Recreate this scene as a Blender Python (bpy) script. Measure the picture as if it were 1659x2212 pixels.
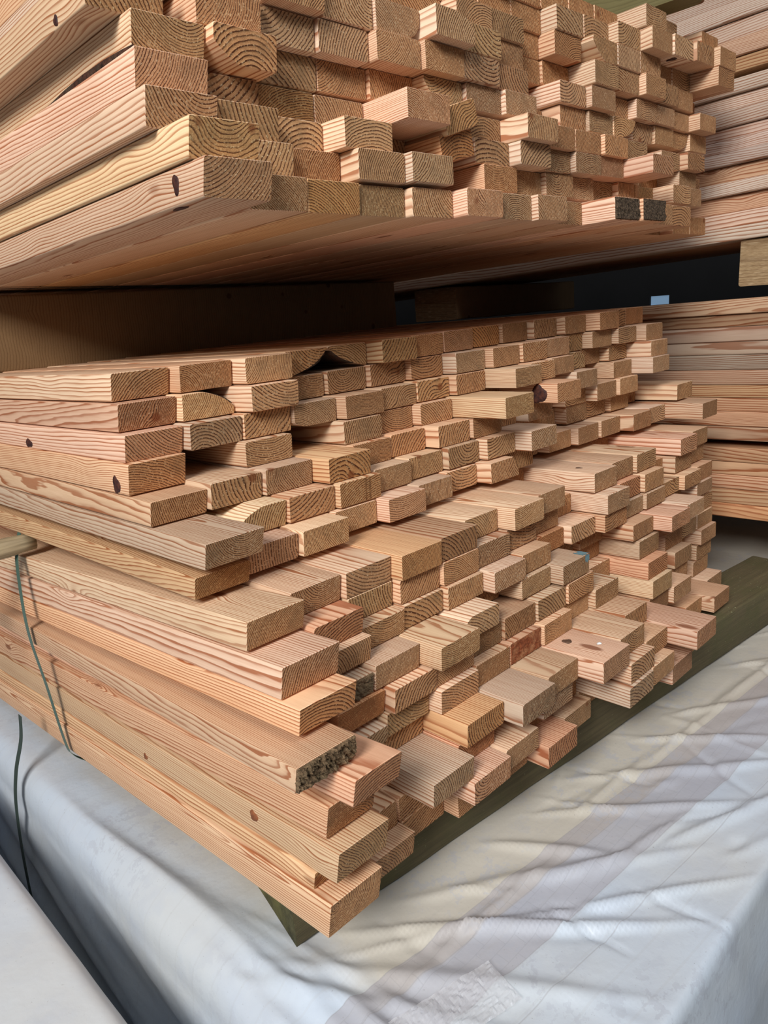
import bpy, bmesh, math, random
from mathutils import Matrix, Vector, noise
R3 = random.Random(7)
S = bpy.context.scene
for o in list(bpy.data.objects): bpy.data.objects.remove(o)
COL = S.collection

# ---------------------------------------------------------------- camera
cam_d = bpy.data.cameras.new('camera'); cam = bpy.data.objects.new('camera', cam_d); COL.objects.link(cam)
cam_d.sensor_fit = 'HORIZONTAL'; cam_d.sensor_width = 36; cam_d.lens = 1594.18 / 1659 * 36
cam_d.clip_start = .02; cam_d.clip_end = 60
cr, cu, cb = (.702542, -.708156, -.070354), (.235309, .137861, .962093), (-.671613, -.692466, .263489)
M = Matrix(((cr[0], cu[0], cb[0], -.47912), (cr[1], cu[1], cb[1], -.82842), (cr[2], cu[2], cb[2], .05772), (0, 0, 0, 1)))
cam.matrix_world = M
S.camera = cam

# ---------------------------------------------------------------- world, lights, exposure
w = bpy.data.worlds.new('daylight'); S.world = w; w.use_nodes = True
w.node_tree.nodes['Background'].inputs[0].default_value = (.72, .86, 1.0, 1)
w.node_tree.nodes['Background'].inputs[1].default_value = .14
def area(name, loc, target, size, sy, power, col):
    d = bpy.data.lights.new(name, 'AREA'); d.shape = 'RECTANGLE'; d.size = size; d.size_y = sy
    d.energy = power; d.color = col
    o = bpy.data.objects.new(name, d); COL.objects.link(o); o.location = loc
    o.rotation_euler = (Vector(target) - Vector(loc)).to_track_quat('-Z', 'Y').to_euler()
    return o
area('open_door_daylight', (-3.3, -1.7, 2.3), (.3, 0, -.3), 1.5, 1.4, 275, (1, .975, .95))
area('overhead_sky_fill', (.1, -2.5, 3.5), (.7, -.1, -.4), 3.0, 1.8, 120, (.84, .92, 1))  # added soft fill from overhead and front, standing in for sky light
S.view_settings.view_transform = 'Standard'; S.view_settings.look = 'None'
S.view_settings.exposure = -.04; S.view_settings.gamma = 1; S.view_settings.use_curve_mapping = False

# ---------------------------------------------------------------- node helpers
class NT:
    def __init__(s, name):
        s.m = bpy.data.materials.new(name); s.m.use_nodes = True; s.t = s.m.node_tree
        s.bsdf = s.t.nodes['Principled BSDF']
    def n(s, typ, **kw):
        x = s.t.nodes.new(typ)
        for k, v in kw.items(): setattr(x, k, v)
        return x
    def l(s, a, b): s.t.links.new(a, b)
    def val(s, x, v):
        if hasattr(v, 'is_linked') or hasattr(v, 'links'): s.l(v, x)
        else: x.default_value = v
    def math(s, op, a, b=None, c=None, clamp=False):
        x = s.n('ShaderNodeMath', operation=op, use_clamp=clamp)
        for i, v in enumerate((a, b, c)):
            if v is not None: s.val(x.inputs[i], v)
        return x.outputs[0]
    def vmul(s, v, k):
        x = s.n('ShaderNodeVectorMath', operation='MULTIPLY'); s.l(v, x.inputs[0]); x.inputs[1].default_value = k
        return x.outputs[0]
    def noise(s, v, scale, detail=2, rough=.5, dim='3D', w=None):
        x = s.n('ShaderNodeTexNoise', noise_dimensions=dim); s.l(v, x.inputs['Vector'])
        x.inputs['Scale'].default_value = scale; x.inputs['Detail'].default_value = detail; x.inputs['Roughness'].default_value = rough
        if w is not None: s.l(w, x.inputs['W'])
        return x.outputs[0]
    def mapr(s, v, a, b, c, d):
        x = s.n('ShaderNodeMapRange'); s.l(v, x.inputs[0])
        for i, k in enumerate((a, b, c, d)): x.inputs[i + 1].default_value = k
        return x.outputs[0]
    def mix(s, f, a, b, blend='MIX'):
        x = s.n('ShaderNodeMix', data_type='RGBA', blend_type=blend)
        s.val(x.inputs[0], f)
        for i, v in ((6, a), (7, b)):
            if isinstance(v, tuple): x.inputs[i].default_value = (*v, 1)
            else: s.l(v, x.inputs[i])
        return x.outputs[2]
    def ramp(s, f, pts):
        x = s.n('ShaderNodeValToRGB'); s.l(f, x.inputs[0]); e = x.color_ramp.elements
        e[0].position, e[0].color = pts[0][0], (*([pts[0][1]] * 3), 1)
        e[1].position, e[1].color = pts[-1][0], (*([pts[-1][1]] * 3), 1)
        for p, c in pts[1:-1]:
            k = e.new(p); k.color = (c, c, c, 1)
        return x.outputs[0]

def srgb(r, g, b):
    f = lambda c: ((c / 255 + .055) / 1.055) ** 2.4 if c > 10 else c / 3294.6
    return (f(r), f(g), f(b))

def wood(name, end, early, late, contrast, hue=1.0):
    """growth rings as a solid 3-D texture, so arcs on the sawn end continue as grain on the faces"""
    t = NT(name)
    co = t.n('ShaderNodeTexCoord').outputs['Object']
    oi = t.n('ShaderNodeObjectInfo'); rnd = oi.outputs['Alpha']
    wn = t.n('ShaderNodeTexWhiteNoise', noise_dimensions='1D'); t.l(t.math('MULTIPLY', rnd, 913.7), wn.inputs['W'])
    h = t.n('ShaderNodeSeparateColor'); t.l(wn.outputs['Color'], h.inputs[0])
    wn2 = t.n('ShaderNodeTexWhiteNoise', noise_dimensions='1D'); t.l(t.math('MULTIPLY_ADD', rnd, 517.3, 3.1), wn2.inputs['W'])
    h2 = t.n('ShaderNodeSeparateColor'); t.l(wn2.outputs['Color'], h2.inputs[0])
    sep = t.n('ShaderNodeSeparateXYZ'); t.l(co, sep.inputs[0])
    seedv = t.n('ShaderNodeCombineXYZ')
    t.l(t.math('MULTIPLY', h.outputs[0], 37.), seedv.inputs[0]); t.l(t.math('MULTIPLY', h.outputs[1], 51.), seedv.inputs[1]); t.l(t.math('MULTIPLY', h.outputs[2], 43.), seedv.inputs[2])
    def seeded(sc):
        x = t.n('ShaderNodeVectorMath', operation='MULTIPLY_ADD'); t.l(co, x.inputs[0]); x.inputs[1].default_value = sc; t.l(seedv.outputs[0], x.inputs[2])
        return x.outputs[0]
    # knots: sparse cells, stretched along the grain
    vo = t.n('ShaderNodeTexVoronoi', feature='F1'); vo.inputs['Scale'].default_value = 1
    t.l(seeded((9, 3.1, 9)), vo.inputs['Vector'])
    kd = vo.outputs['Distance']
    bulge = t.math('MULTIPLY', t.math('POWER', 2.718, t.math('MULTIPLY', t.math('POWER', kd, 2), -45)), .011)
    knot = t.mapr(kd, .055, .085, 1, 0)
    warp = t.noise(seeded((7, .9, 7)), 1.0, 2, .5)
    warp2 = t.noise(seeded((60, 7, 60)), 1.0, 4 if end else 2, .62)
    px = t.math('MULTIPLY_ADD', h.outputs[0], .26, -.08)
    hv = t.math('MULTIPLY_ADD', h.outputs[1], 2, -1)
    pz = t.math('MULTIPLY_ADD', t.math('SIGN', t.math('ADD', hv, .12)), t.math('MULTIPLY_ADD', t.math('ABSOLUTE', hv), .085, .022), .021)
    dx = t.math('SUBTRACT', sep.outputs[0], px); dz = t.math('SUBTRACT', sep.outputs[2], pz)
    dx = t.math('ADD', dx, t.math('MULTIPLY', sep.outputs[1], t.math('MULTIPLY_ADD', h2.outputs[0], .05, -.025)))
    dz = t.math('ADD', dz, t.math('MULTIPLY', sep.outputs[1], t.math('MULTIPLY_ADD', h2.outputs[1], .05, -.025)))
    d = t.math('SQRT', t.math('ADD', t.math('POWER', dx, 2), t.math('POWER', dz, 2)))
    d = t.math('ADD', d, t.math('MULTIPLY_ADD', warp, .03, -.015))
    d = t.math('ADD', d, t.math('MULTIPLY_ADD', warp2, .0042, -.0021))
    d = t.math('ADD', d, bulge)
    spacing = t.math('MULTIPLY_ADD', t.math('POWER', h2.outputs[2], 1.3), .0040, .0027)
    ring = t.math('DIVIDE', d, spacing)
    fr = t.math('FRACT', ring)
    saw = t.ramp(fr, [(0, .0), (.35, .06), (.60, .30), (.76, .95), (.93, 1.0), (1, .0)])
    # irregular strength from ring to ring
    stren = t.noise(seeded((0, 0, 0)), 1.0, 0)
    rv = t.n('ShaderNodeTexWhiteNoise', noise_dimensions='1D'); t.l(t.math('FLOOR', ring), rv.inputs['W'])
    k = t.math('MULTIPLY', saw, t.math('MULTIPLY_ADD', rv.outputs[0], .55, .62))
    k = t.math('MULTIPLY', k, contrast, clamp=True)
    c = t.mix(k, early, late)
    # board to board tone
    c = t.mix(t.math('MULTIPLY', h.outputs[2], .5 * hue), c, t.mix(1.0, c, (1.0, .80, .70), 'MULTIPLY'))
    c = t.mix(t.math('MULTIPLY', h2.outputs[1], .22 * hue), c, t.mix(1.0, c, (1.05, 1.0, .78), 'MULTIPLY'))
    val = t.math('MULTIPLY_ADD', h2.outputs[0], .30, .82)
    hs = t.n('ShaderNodeHueSaturation'); t.l(c, hs.inputs['Color']); t.l(val, hs.inputs['Value']); c = hs.outputs[0]
    blot = t.noise(seeded((14, 2.5, 14)), 1.0, 3, .6)
    c = t.mix(t.mapr(blot, .35, .7, 0, .28), c, t.mix(1.0, c, (.80, .70, .58), 'MULTIPLY'))
    if end:
        sp = t.noise(seeded((900, 60, 900)), 1.0, 2, .7)
        c = t.mix(t.mapr(sp, .38, .7, .0, .75), c, t.mix(1.0, c, (.50, .42, .34), 'MULTIPLY'))
        sp2 = t.noise(seeded((350, 30, 350)), 1.0, 1, .5)
        c = t.mix(t.math('MULTIPLY', t.mapr(sp2, .56, .70, 0, .75), t.math('MULTIPLY_ADD', saw, .7, .15)), c, srgb(232, 208, 170))
        dirt = t.noise(seeded((28, 3, 28)), 1.0, 3, .6)
        c = t.mix(t.mapr(dirt, .5, .75, 0, .5), c, srgb(120, 96, 70))
        bumpsrc = t.math('ADD', t.math('MULTIPLY', sp, .6), t.math('MULTIPLY', saw, .7))
        bd, bs = .0012, .7
    else:
        fi = t.noise(seeded((700, 14, 700)), 1.0, 2, .6)
        c = t.mix(t.mapr(fi, .3, .75, 0, .45), c, t.mix(1.0, c, (.72, .62, .52), 'MULTIPLY'))
        bumpsrc = t.math('ADD', fi, t.math('MULTIPLY', saw, -.4))
        bd, bs = .0004, .35
    c = t.mix(t.math('MULTIPLY', knot, .8), c, srgb(120, 68, 38))
    c = t.mix(1.0, c, oi.outputs['Color'], 'MULTIPLY')
    t.l(c, t.bsdf.inputs['Base Color'])
    t.bsdf.inputs['Roughness'].default_value = .78 if end else .62
    t.bsdf.inputs['Specular IOR Level'].default_value = .25
    b = t.n('ShaderNodeBump'); b.inputs['Distance'].default_value = bd; b.inputs['Strength'].default_value = bs
    t.l(bumpsrc, b.inputs['Height']); t.l(b.outputs[0], t.bsdf.inputs['Normal'])
    return t.m
WF = wood('planed_softwood', False, srgb(232, 210, 187), srgb(172, 118, 86), 1.05, .8)
WE = wood('sawn_end_grain', True, srgb(202, 162, 122), srgb(88, 50, 28), 1.15)

def rough_mat(name, c1, c2, scale, c3=None, bump=.004, r=.9):
    t = NT(name); co = t.n('ShaderNodeTexCoord').outputs['Object']
    a = t.noise(co, scale, 5, .7); b_ = t.noise(co, scale * .22, 3, .6)
    c = t.mix(t.mapr(a, .35, .65, 0, 1), c1, c2)
    if c3: c = t.mix(t.mapr(b_, .45, .65, 0, .8), c, c3)
    t.l(c, t.bsdf.inputs['Base Color']); t.bsdf.inputs['Roughness'].default_value = r
    t.bsdf.inputs['Specular IOR Level'].default_value = .2
    b = t.n('ShaderNodeBump'); b.inputs['Distance'].default_value = bump; b.inputs['Strength'].default_value = .9
    t.l(a, b.inputs['Height']); t.l(b.outputs[0], t.bsdf.inputs['Normal'])
    return t.m
TORN = rough_mat('torn_weathered_end_grain', srgb(150, 124, 94), srgb(80, 62, 44), 160, srgb(112, 96, 72), .006)
TAR = rough_mat('blackened_end_grain', srgb(26, 22, 20), srgb(120, 100, 80), 330, None, .004)
BARK = rough_mat('bark', srgb(92, 58, 44), srgb(38, 26, 22), 120, srgb(70, 62, 50), .006)
KNOT = rough_mat('dark_knot', srgb(38, 28, 32), srgb(88, 52, 40), 90, None, .002, .6)
RESIN = rough_mat('red_brown_resin_end', srgb(150, 84, 52), srgb(100, 50, 32), 220, srgb(170, 120, 84), .002, .6)
KNOTB = rough_mat('brown_knot', srgb(150, 92, 58), srgb(104, 60, 40), 120, None, .001, .6)
KNOTG = rough_mat('grey_brown_knot', srgb(118, 92, 74), srgb(82, 62, 50), 120, None, .001, .6)
CRACK = rough_mat('split_pocket', srgb(52, 32, 20), srgb(150, 104, 64), 60)
BLUE = rough_mat('blue_paint', srgb(92, 140, 160), srgb(130, 150, 146), 200)

def obj(name, me, mats=(), parent=None):
    o = bpy.data.objects.new(name, me); COL.objects.link(o)
    for m in mats: me.materials.append(m)
    if parent: o.parent = parent
    return o
def tag(o, label, cat, group=None, kind=None):
    o['label'] = label; o['category'] = cat
    if group: o['group'] = group
    if kind: o['kind'] = kind
    return o
def struct(o):
    o['kind'] = 'structure'; return o
def box_bm(bm, x0, x1, y0, y1, z0, z1):
    v = [bm.verts.new((x, y, z)) for x in (x0, x1) for y in (y0, y1) for z in (z0, z1)]
    for f in ((0, 1, 3, 2), (4, 6, 7, 5), (0, 4, 5, 1), (2, 3, 7, 6), (0, 2, 6, 4), (1, 5, 7, 3)): bm.faces.new([v[i] for i in f])
def finish(bm, name, smooth=False):
    bmesh.ops.recalc_face_normals(bm, faces=bm.faces)
    me = bpy.data.meshes.new(name); bm.to_mesh(me); bm.free()
    if smooth:
        for p in me.polygons: p.use_smooth = True
    return me

# ---------------------------------------------------------------- one sawn board, end face at y = 0, running along +y
LEN = 3.4
def section(w, t, r, wane):
    """cross-section polygon, counter-clockwise seen from the end; wane = (corner, cut_x, cut_z, bulge) as shares of width and thickness"""
    pts = []
    for cx, cz, a0, key in ((w - r, t - r, 0, 'tr'), (r, t - r, 90, 'tl'), (r, r, 180, 'bl'), (w - r, r, 270, 'br')):
        if wane and wane[0] == key:
            _, fx, fz, bu = wane
            cxn, czn = (w if 'r' in key else 0), (t if 't' in key else 0)
            sx, sz = (-1 if 'r' in key else 1), (-1 if 't' in key else 1)
            pa = (cxn, czn + sz * fz * t); pb = (cxn + sx * fx * w, czn)
            if key in ('tl', 'br'): pa, pb = pb, pa
            n = 8
            for i in range(n + 1):
                s = i / n; x = pa[0] + (pb[0] - pa[0]) * s; z = pa[1] + (pb[1] - pa[1]) * s
                k = bu * math.sin(math.pi * s)
                x += (cxn - (pa[0] + pb[0]) / 2) * k; z += (czn - (pa[1] + pb[1]) / 2) * k
                pts.append((x, z))
        else:
            for i in range(4):
                a = math.radians(a0 + i * 30); pts.append((cx + r * math.cos(a), cz + r * math.sin(a)))
    return pts
def board_mesh(bm, w, t, length, slant=0, r=.003, wane=None, zsl=0, xoff=0, yaw=0, twist=0, M0=None, bow=0):
    pts = section(w, t, r, wane)
    ys = [0, .0012, .12, .3, .55, .9, 1.4, 2.1, length]
    rings = []
    for j, y in enumerate(ys):
        ring = []
        for x, z in pts:
            if j == 0:
                x = w / 2 + (x - w / 2) * (1 - .0016 / w); z = t / 2 + (z - t / 2) * (1 - .0016 / t)
            yy = y + (slant * (t - z)) * max(0, 1 - y / .12)
            X = x; Z = z
            if twist:
                a = twist * math.exp(-yy / .35); X = w / 2 + (x - w / 2) * math.cos(a) - (z - t / 2) * math.sin(a)
                Z = t / 2 + (x - w / 2) * math.sin(a) + (z - t / 2) * math.cos(a)
            X += xoff * (1 - math.exp(-yy / .9)) + yaw * yy
            Z += zsl * yy + bow * math.sin(min(yy, 2.8) * math.pi / 1.4)
            v = Vector((X, yy, Z)); ring.append(bm.verts.new(M0 @ v if M0 else v))
        rings.append(ring)
    n = len(pts)
    for a, b in zip(rings, rings[1:]):
        for i in range(n): bm.faces.new((a[i], a[(i + 1) % n], b[(i + 1) % n], b[i])).material_index = 0
    bm.faces.new(rings[0][::-1]).material_index = 1
    bm.faces.new(rings[-1]).material_index = 1
def board_me(*a, **k):
    bm = bmesh.new(); board_mesh(bm, *a, **k); bmesh.ops.recalc_face_normals(bm, faces=bm.faces)
    for f in bm.faces: f.smooth = len(f.verts) == 4
    me = bpy.data.meshes.new('board'); bm.to_mesh(me); bm.free()
    me.set_sharp_from_angle(angle=math.radians(38))
    return me

def board_parts(*a, **k):
    me = board_me(*a, **k)
    b1 = bmesh.new(); b1.from_mesh(me); b2 = b1.copy()
    front = [f for f in b1.faces if f.material_index == 1 and f.calc_center_median().y < .2]
    bmesh.ops.delete(b1, geom=front, context='FACES')
    bmesh.ops.delete(b2, geom=[f for f in b2.faces if not (f.material_index == 1 and f.calc_center_median().y < .2)], context='FACES')
    for f in b1.faces: f.material_index = 0
    for f in b2.faces: f.material_index = 0
    m1 = bpy.data.meshes.new('plank'); b1.to_mesh(m1); m2 = bpy.data.meshes.new('sawn_end'); b2.to_mesh(m2)
    b1.free(); b2.free(); bpy.data.meshes.remove(me); m1.set_sharp_from_angle(angle=math.radians(38))
    return m1, m2

def torn_end(parent, w, t, slant, mat, depth=.006, name='torn_end', nx=80, nz=36, wane=None):
    """ragged cap over a sawn end, a few millimetres thick"""
    bm = bmesh.new(); g = []
    sd = R3.random() * 50
    for j in range(nz + 1):
        row = []
        for i in range(nx + 1):
            x = w * (.012 + .976 * i / nx); z = t * (.03 + .94 * j / nz)
            e = min(i, nx - i, j, nz - j)
            p = Vector(((x + z * .8) * 210 + sd, (z - x * .5) * 75, sd)); k = noise.noise(p) * .45 + noise.noise(p * 2.3) * .35 + noise.noise(p * .4) * .35
            y = slant * (t - z) - (depth * (.55 + k) if e > 0 else 0.0)
            if e == 0: y += .001
            jx = noise.noise(p * 1.7) * .0010
            row.append(bm.verts.new((x + (jx if e == 0 and 0 < j < nz else 0), y, z + (jx if e == 0 and 0 < i < nx else 0))))
        g.append(row)
    for j in range(nz):
        for i in range(nx): bm.faces.new((g[j][i], g[j][i + 1], g[j + 1][i + 1], g[j + 1][i]))
    return obj(name, finish(bm, name), (mat,), parent)
def knot_disc(parent, c, nrm, rx, ry, mat=None, label=None):
    """slightly domed oval knot let into a face: axis nrm 'x' (left face), 'z' (top), '-z' (underside), 'y' end"""
    bm = bmesh.new(); n = 18; rings = []
    for k, (s, hgt) in enumerate(((1, -.0006), (.96, .0006), (.6, .0012))):
        ring = []
        for i in range(n):
            a = 2 * math.pi * i / n; wob = 1 + .12 * math.sin(3 * a + c[1] * 90) + .06 * math.sin(5 * a)
            p, q = rx * s * wob * math.cos(a), ry * s * wob * math.sin(a)
            if nrm == 'x': v = (c[0] - hgt, c[1] + p, c[2] + q)
            elif nrm == 'z': v = (c[0] + q, c[1] + p, c[2] + hgt)
            elif nrm == '-z': v = (c[0] + q, c[1] + p, c[2] - hgt)
            else: v = (c[0] + p, c[1] - hgt, c[2] + q)
            ring.append(bm.verts.new(v))
        rings.append(ring)
    for a, b in zip(rings, rings[1:]):
        for i in range(n): bm.faces.new((a[i], a[(i + 1) % n], b[(i + 1) % n], b[i]))
    bm.faces.new(rings[-1])
    o = obj('knot', finish(bm, 'knot', True), (mat or KNOT,), parent)
    if label: o['label'] = label
    return o

# ---------------------------------------------------------------- setting: an open-sided timber shed
def plain(name, col, rough=.85, sc=6, var=.25):
    t = NT(name); co = t.n('ShaderNodeTexCoord').outputs['Object']
    a = t.noise(co, sc, 4, .6)
    c = t.mix(t.mapr(a, .3, .7, 0, 1), tuple(k * (1 - var) for k in col), tuple(min(1, k * (1 + var)) for k in col))
    t.l(c, t.bsdf.inputs['Base Color']); t.bsdf.inputs['Roughness'].default_value = rough
    return t.m
FLOORM = plain('concrete', srgb(112, 110, 106)); WALLM = plain('dark_cladding', srgb(26, 26, 28), sc=2); CEILM = plain('roof_sheet', srgb(60, 61, 64), sc=2)
def slab(name, m, *b):
    bm = bmesh.new(); box_bm(bm, *b); return struct(obj(name, finish(bm, name), (m,)))
slab('floor', FLOORM, -7, 7, -7, 7, -1.76, -1.66)
slab('ceiling', CEILM, -2.5, 7, -3.2, 7, 3.6, 3.7)
slab('wall_back', WALLM, -7, 7, 6.9, 7, -1.66, 3.6)
# right-hand wall with one small window opening
bm = bmesh.new()
WY0, WY1, WZ0, WZ1 = 2.52, 2.72, -.10, .0
for b in ((6.9, 7, -7, WY0, -1.66, 3.6), (6.9, 7, WY1, 6.9, -1.66, 3.6), (6.9, 7, WY0, WY1, -1.66, WZ0), (6.9, 7, WY0, WY1, WZ1, 3.6)): box_bm(bm, *b)
struct(obj('wall_right', finish(bm, 'wall_right'), (WALLM,)))
t = NT('daylit_pane'); t.bsdf.inputs['Base Color'].default_value = (*srgb(120, 150, 175), 1); t.bsdf.inputs['Roughness'].default_value = .2
t.bsdf.inputs['Emission Color'].default_value = (.35, .55, .8, 1); t.bsdf.inputs['Emission Strength'].default_value = .35
bm = bmesh.new(); box_bm(bm, 6.93, 6.96, WY0, WY1, WZ0, WZ1)
struct(obj('window_1', finish(bm, 'window_1'), (t.m,)))

# ---------------------------------------------------------------- shrink-wrapped packs underneath
def wrap_material(name, band):
    t = NT(name); co = t.n('ShaderNodeTexCoord').outputs['Object']
    sep = t.n('ShaderNodeSeparateXYZ'); t.l(co, sep.inputs[0])
    big = t.noise(co, 2.2, 3, .55); mid = t.noise(co, 9, 4, .6); fine = t.noise(co, 240, 2, .6)
    c = t.mix(t.mapr(big, .38, .62, 0, 1), srgb(190, 202, 216), srgb(198, 203, 206))
    c = t.mix(t.mapr(mid, .5, .75, 0, .45), c, srgb(178, 188, 204))
    if band:
        # overlapping strips of film: a warmer strip near the bearer, a duller lilac one in the middle, clear edges
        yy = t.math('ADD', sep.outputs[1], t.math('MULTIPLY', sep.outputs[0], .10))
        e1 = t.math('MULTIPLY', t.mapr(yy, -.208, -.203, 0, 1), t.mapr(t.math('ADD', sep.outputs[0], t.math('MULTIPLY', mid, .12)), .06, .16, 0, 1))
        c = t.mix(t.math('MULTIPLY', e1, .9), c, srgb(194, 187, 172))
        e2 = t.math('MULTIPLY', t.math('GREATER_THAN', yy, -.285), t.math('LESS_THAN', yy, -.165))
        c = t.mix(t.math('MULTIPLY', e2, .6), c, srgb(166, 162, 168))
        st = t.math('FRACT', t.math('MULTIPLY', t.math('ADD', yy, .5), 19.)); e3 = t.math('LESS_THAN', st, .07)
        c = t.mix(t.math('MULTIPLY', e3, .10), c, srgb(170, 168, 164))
        for y_ in (-.205, -.165, -.285, -.345):
            ln = t.mapr(t.math('ABSOLUTE', t.math('SUBTRACT', yy, y_)), .0, .0014, .45, 0)
            c = t.mix(ln, c, srgb(150, 148, 150))
        m2 = t.mapr(t.noise(co, 26, 4, .75), .54, .56, 0, .4)
        m3 = t.mapr(t.noise(co, 3.2, 2, .5), .45, .6, 0, 1)
        c = t.mix(t.math('MULTIPLY', m2, m3), c, srgb(172, 176, 186))
        br = t.n('ShaderNodeTexBrick'); t.l(co, br.inputs['Vector']); br.inputs['Scale'].default_value = 11
        br.inputs['Color1'].default_value = (1, 1, 1, 1); br.inputs['Color2'].default_value = (.8, .8, .8, 1); br.inputs['Mortar'].default_value = (0, 0, 0, 1); br.inputs['Mortar Size'].default_value = .008
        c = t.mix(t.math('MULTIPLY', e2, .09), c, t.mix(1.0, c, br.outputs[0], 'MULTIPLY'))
    sp = t.mapr(fine, .70, .78, 0, .5)
    c = t.mix(sp, c, srgb(120, 116, 112))
    t.l(c, t.bsdf.inputs['Base Color'])
    t.bsdf.inputs['Roughness'].default_value = .42; t.bsdf.inputs['Specular IOR Level'].default_value = .45
    t.bsdf.inputs['Subsurface Weight'].default_value = .0
    b = t.n('ShaderNodeBump'); b.inputs['Distance'].default_value = .006; b.inputs['Strength'].default_value = .35
    h = t.math('ADD', mid, t.math('MULTIPLY', t.noise(co, 55, 3, .6), .25)); t.l(h, b.inputs['Height']); t.l(b.outputs[0], t.bsdf.inputs['Normal'])
    return t.m
def crease(x, y, ax, ay, bx, by, wdt, h):
    """ridge along segment a-b, tapering to its ends"""
    dx, dy = bx - ax, by - ay; L2 = dx * dx + dy * dy
    s = ((x - ax) * dx + (y - ay) * dy) / L2
    if s < -.1 or s > 1.1: return 0
    d = ((x - ax) * dy - (y - ay) * dx) / math.sqrt(L2)
    sc = max(0, math.sin(math.pi * max(0, min(1, (s + .1) / 1.2))))
    ww = wdt * (.5 + sc)
    return h * sc * math.exp(-(d / ww) ** 2)
def wrapped_pack(name, x0, x1, y0, y1, top, drop, creases, seed, mat, label, rad=.03, slopex=0):
    def axis(a, b, da, db, fine):
        out = []
        k = int(da / .03)
        for i in range(k * 2, 0, -1): out.append((a, i * .015, 0))
        v = a
        while v < b - .004:
            out.append((v, 0, 0)); v += .0065 if fine[0] <= v <= fine[1] else .03
        out.append((b, 0, 0))
        k = int(db / .03)
        for i in range(1, k + 1): out.append((b, 0, i * .03))
        return out
    xs = axis(x0, x1, drop, 0, (x0 - 1, 1.75)); ys = axis(y0, y1, drop, 0, (y0 - 1, .12))
    if x1 < 0: xs = axis(x0, x1, 0, drop, (x1 - .25, 9))
    bm = bmesh.new(); grid = []
    for (x, dl, dr) in xs:
        col = []
        for (y, df, dk) in ys:
            dd = dl + dr + df + dk
            z = top - dd + slopex * x
            ex = min(x - x0, x1 - x) if x1 < 0 else x - x0
            ey = y - y0
            for e, rd in ((x1 - x if x1 < 0 else x - x0, rad), (y - y0, .014)):
                if e < rd: z -= rd - math.sqrt(max(0, rd * rd - (rd - e) ** 2))
            p = Vector((x * 3.1 + seed, y * 3.1, dd * 1.2))
            wr = noise.noise(p) * .005 + noise.noise(p * 3.3) * .0025
            q = Vector((x * 2 + seed, y * 9, dd)); wr += (abs(noise.noise(q)) - .2) * -.0022
            px, py = 0, 0
            if dd > 0:
                f = min(1, dd * 5)
                fold = noise.noise(Vector((x * 5 + y * 7 - dd * 6 * (1 if dl or dr else .4), seed, dd * .6)))
                fold2 = noise.noise(Vector((x * 14 + y * 17 - dd * 11, seed + 9, dd * 1.3)))
                out = (fold * .035 + fold2 * .012) * f + .02 * f
                if dl:
                    q_ = dd * 15 + y * 3.2
                    out = f * (.006 + .020 * noise.noise(Vector((q_, seed, y * .7))) + .012 * noise.noise(Vector((q_ * 2.6, seed + 4, y)))) + min(dd, .1) * .05
                    px = -out
                if dr: px = out
                if df: py = -out
            else:
                for cr_ in creases: wr += crease(x, y, *cr_)
            col.append(bm.verts.new((x + px, y + py, z + (wr if dd < .03 else 0))))
        grid.append(col)
    for a, b in zip(grid, grid[1:]):
        for i in range(len(ys) - 1): bm.faces.new((a[i], b[i], b[i + 1], a[i + 1]))
    me = finish(bm, name, True)
    return tag(obj(name, me, (mat,)), label, 'wrapped pack')
R4 = random.Random(3)
cre = [(-.055, .72, -.01, -.25, .013, .007), (-.045, .5, .05, -.38, .012, .008), (-.07, .62, -.06, -.1, .010, -.006), (-.03, .35, .0, -.42, .009, .006), (-.065, .4, -.05, -.40, .008, .006), (.02, .1, .10, -.40, .008, .006), (.0, -.04, .30, -.47, .012, .010), (.10, -.06, .42, -.42, .008, .008), (.22, -.10, .62, -.40, .010, .009), (.16, -.12, .50, -.50, .006, .007),
       (.40, -.12, .52, -.30, .008, .009), (.52, -.14, .80, -.42, .007, .009), (.66, -.14, .98, -.44, .009, .010), (.86, -.17, 1.05, -.40, .007, .009),
       (1.0, -.19, 1.30, -.42, .008, .008), (.30, -.26, .62, -.50, .006, .009), (.44, -.30, .72, -.36, .005, .008), (.60, -.36, .95, -.50, .007, .010),
       (-.06, .0, .16, -.40, .010, .009), (-.02, -.02, .06, -.45, .012, .010), (.05, -.08, .36, -.30, .004, .006), (1.1, -.25, 1.5, -.30, .006, .008),
       (1.3, -.20, 1.6, -.45, .007, .008), (.75, -.22, 1.15, -.27, .004, .006), (.15, -.2, .5, -.24, .004, .005), (.55, -.20, .85, -.22, .004, .006)]
for i in range(46):
    cx = R4.uniform(-.05, 1.6); cy = R4.uniform(-.5, -.08); a = R4.gauss(-.95, .55); L_ = R4.uniform(.05, .22)
    cre.append((cx, cy, cx + L_ * math.cos(a), cy + L_ * math.sin(a), R4.uniform(.003, .009), R4.choice((-1, 1, 1)) * R4.uniform(.002, .0055)))
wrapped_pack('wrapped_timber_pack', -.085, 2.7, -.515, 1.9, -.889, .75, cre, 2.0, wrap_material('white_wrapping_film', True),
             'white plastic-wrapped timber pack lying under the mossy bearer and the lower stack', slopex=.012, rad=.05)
wrapped_pack('wrapped_timber_pack', -1.5, -.195, -.8, 2.2, -.885, .75, [(-1.0, -.5, -.3, .4, .02, .008), (-.8, .1, -.25, .9, .015, .007)], 31.0, wrap_material('white_wrapping_film_clean', False),
             'second white plastic-wrapped pack across the dark gap at lower left', rad=.03)

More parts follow.
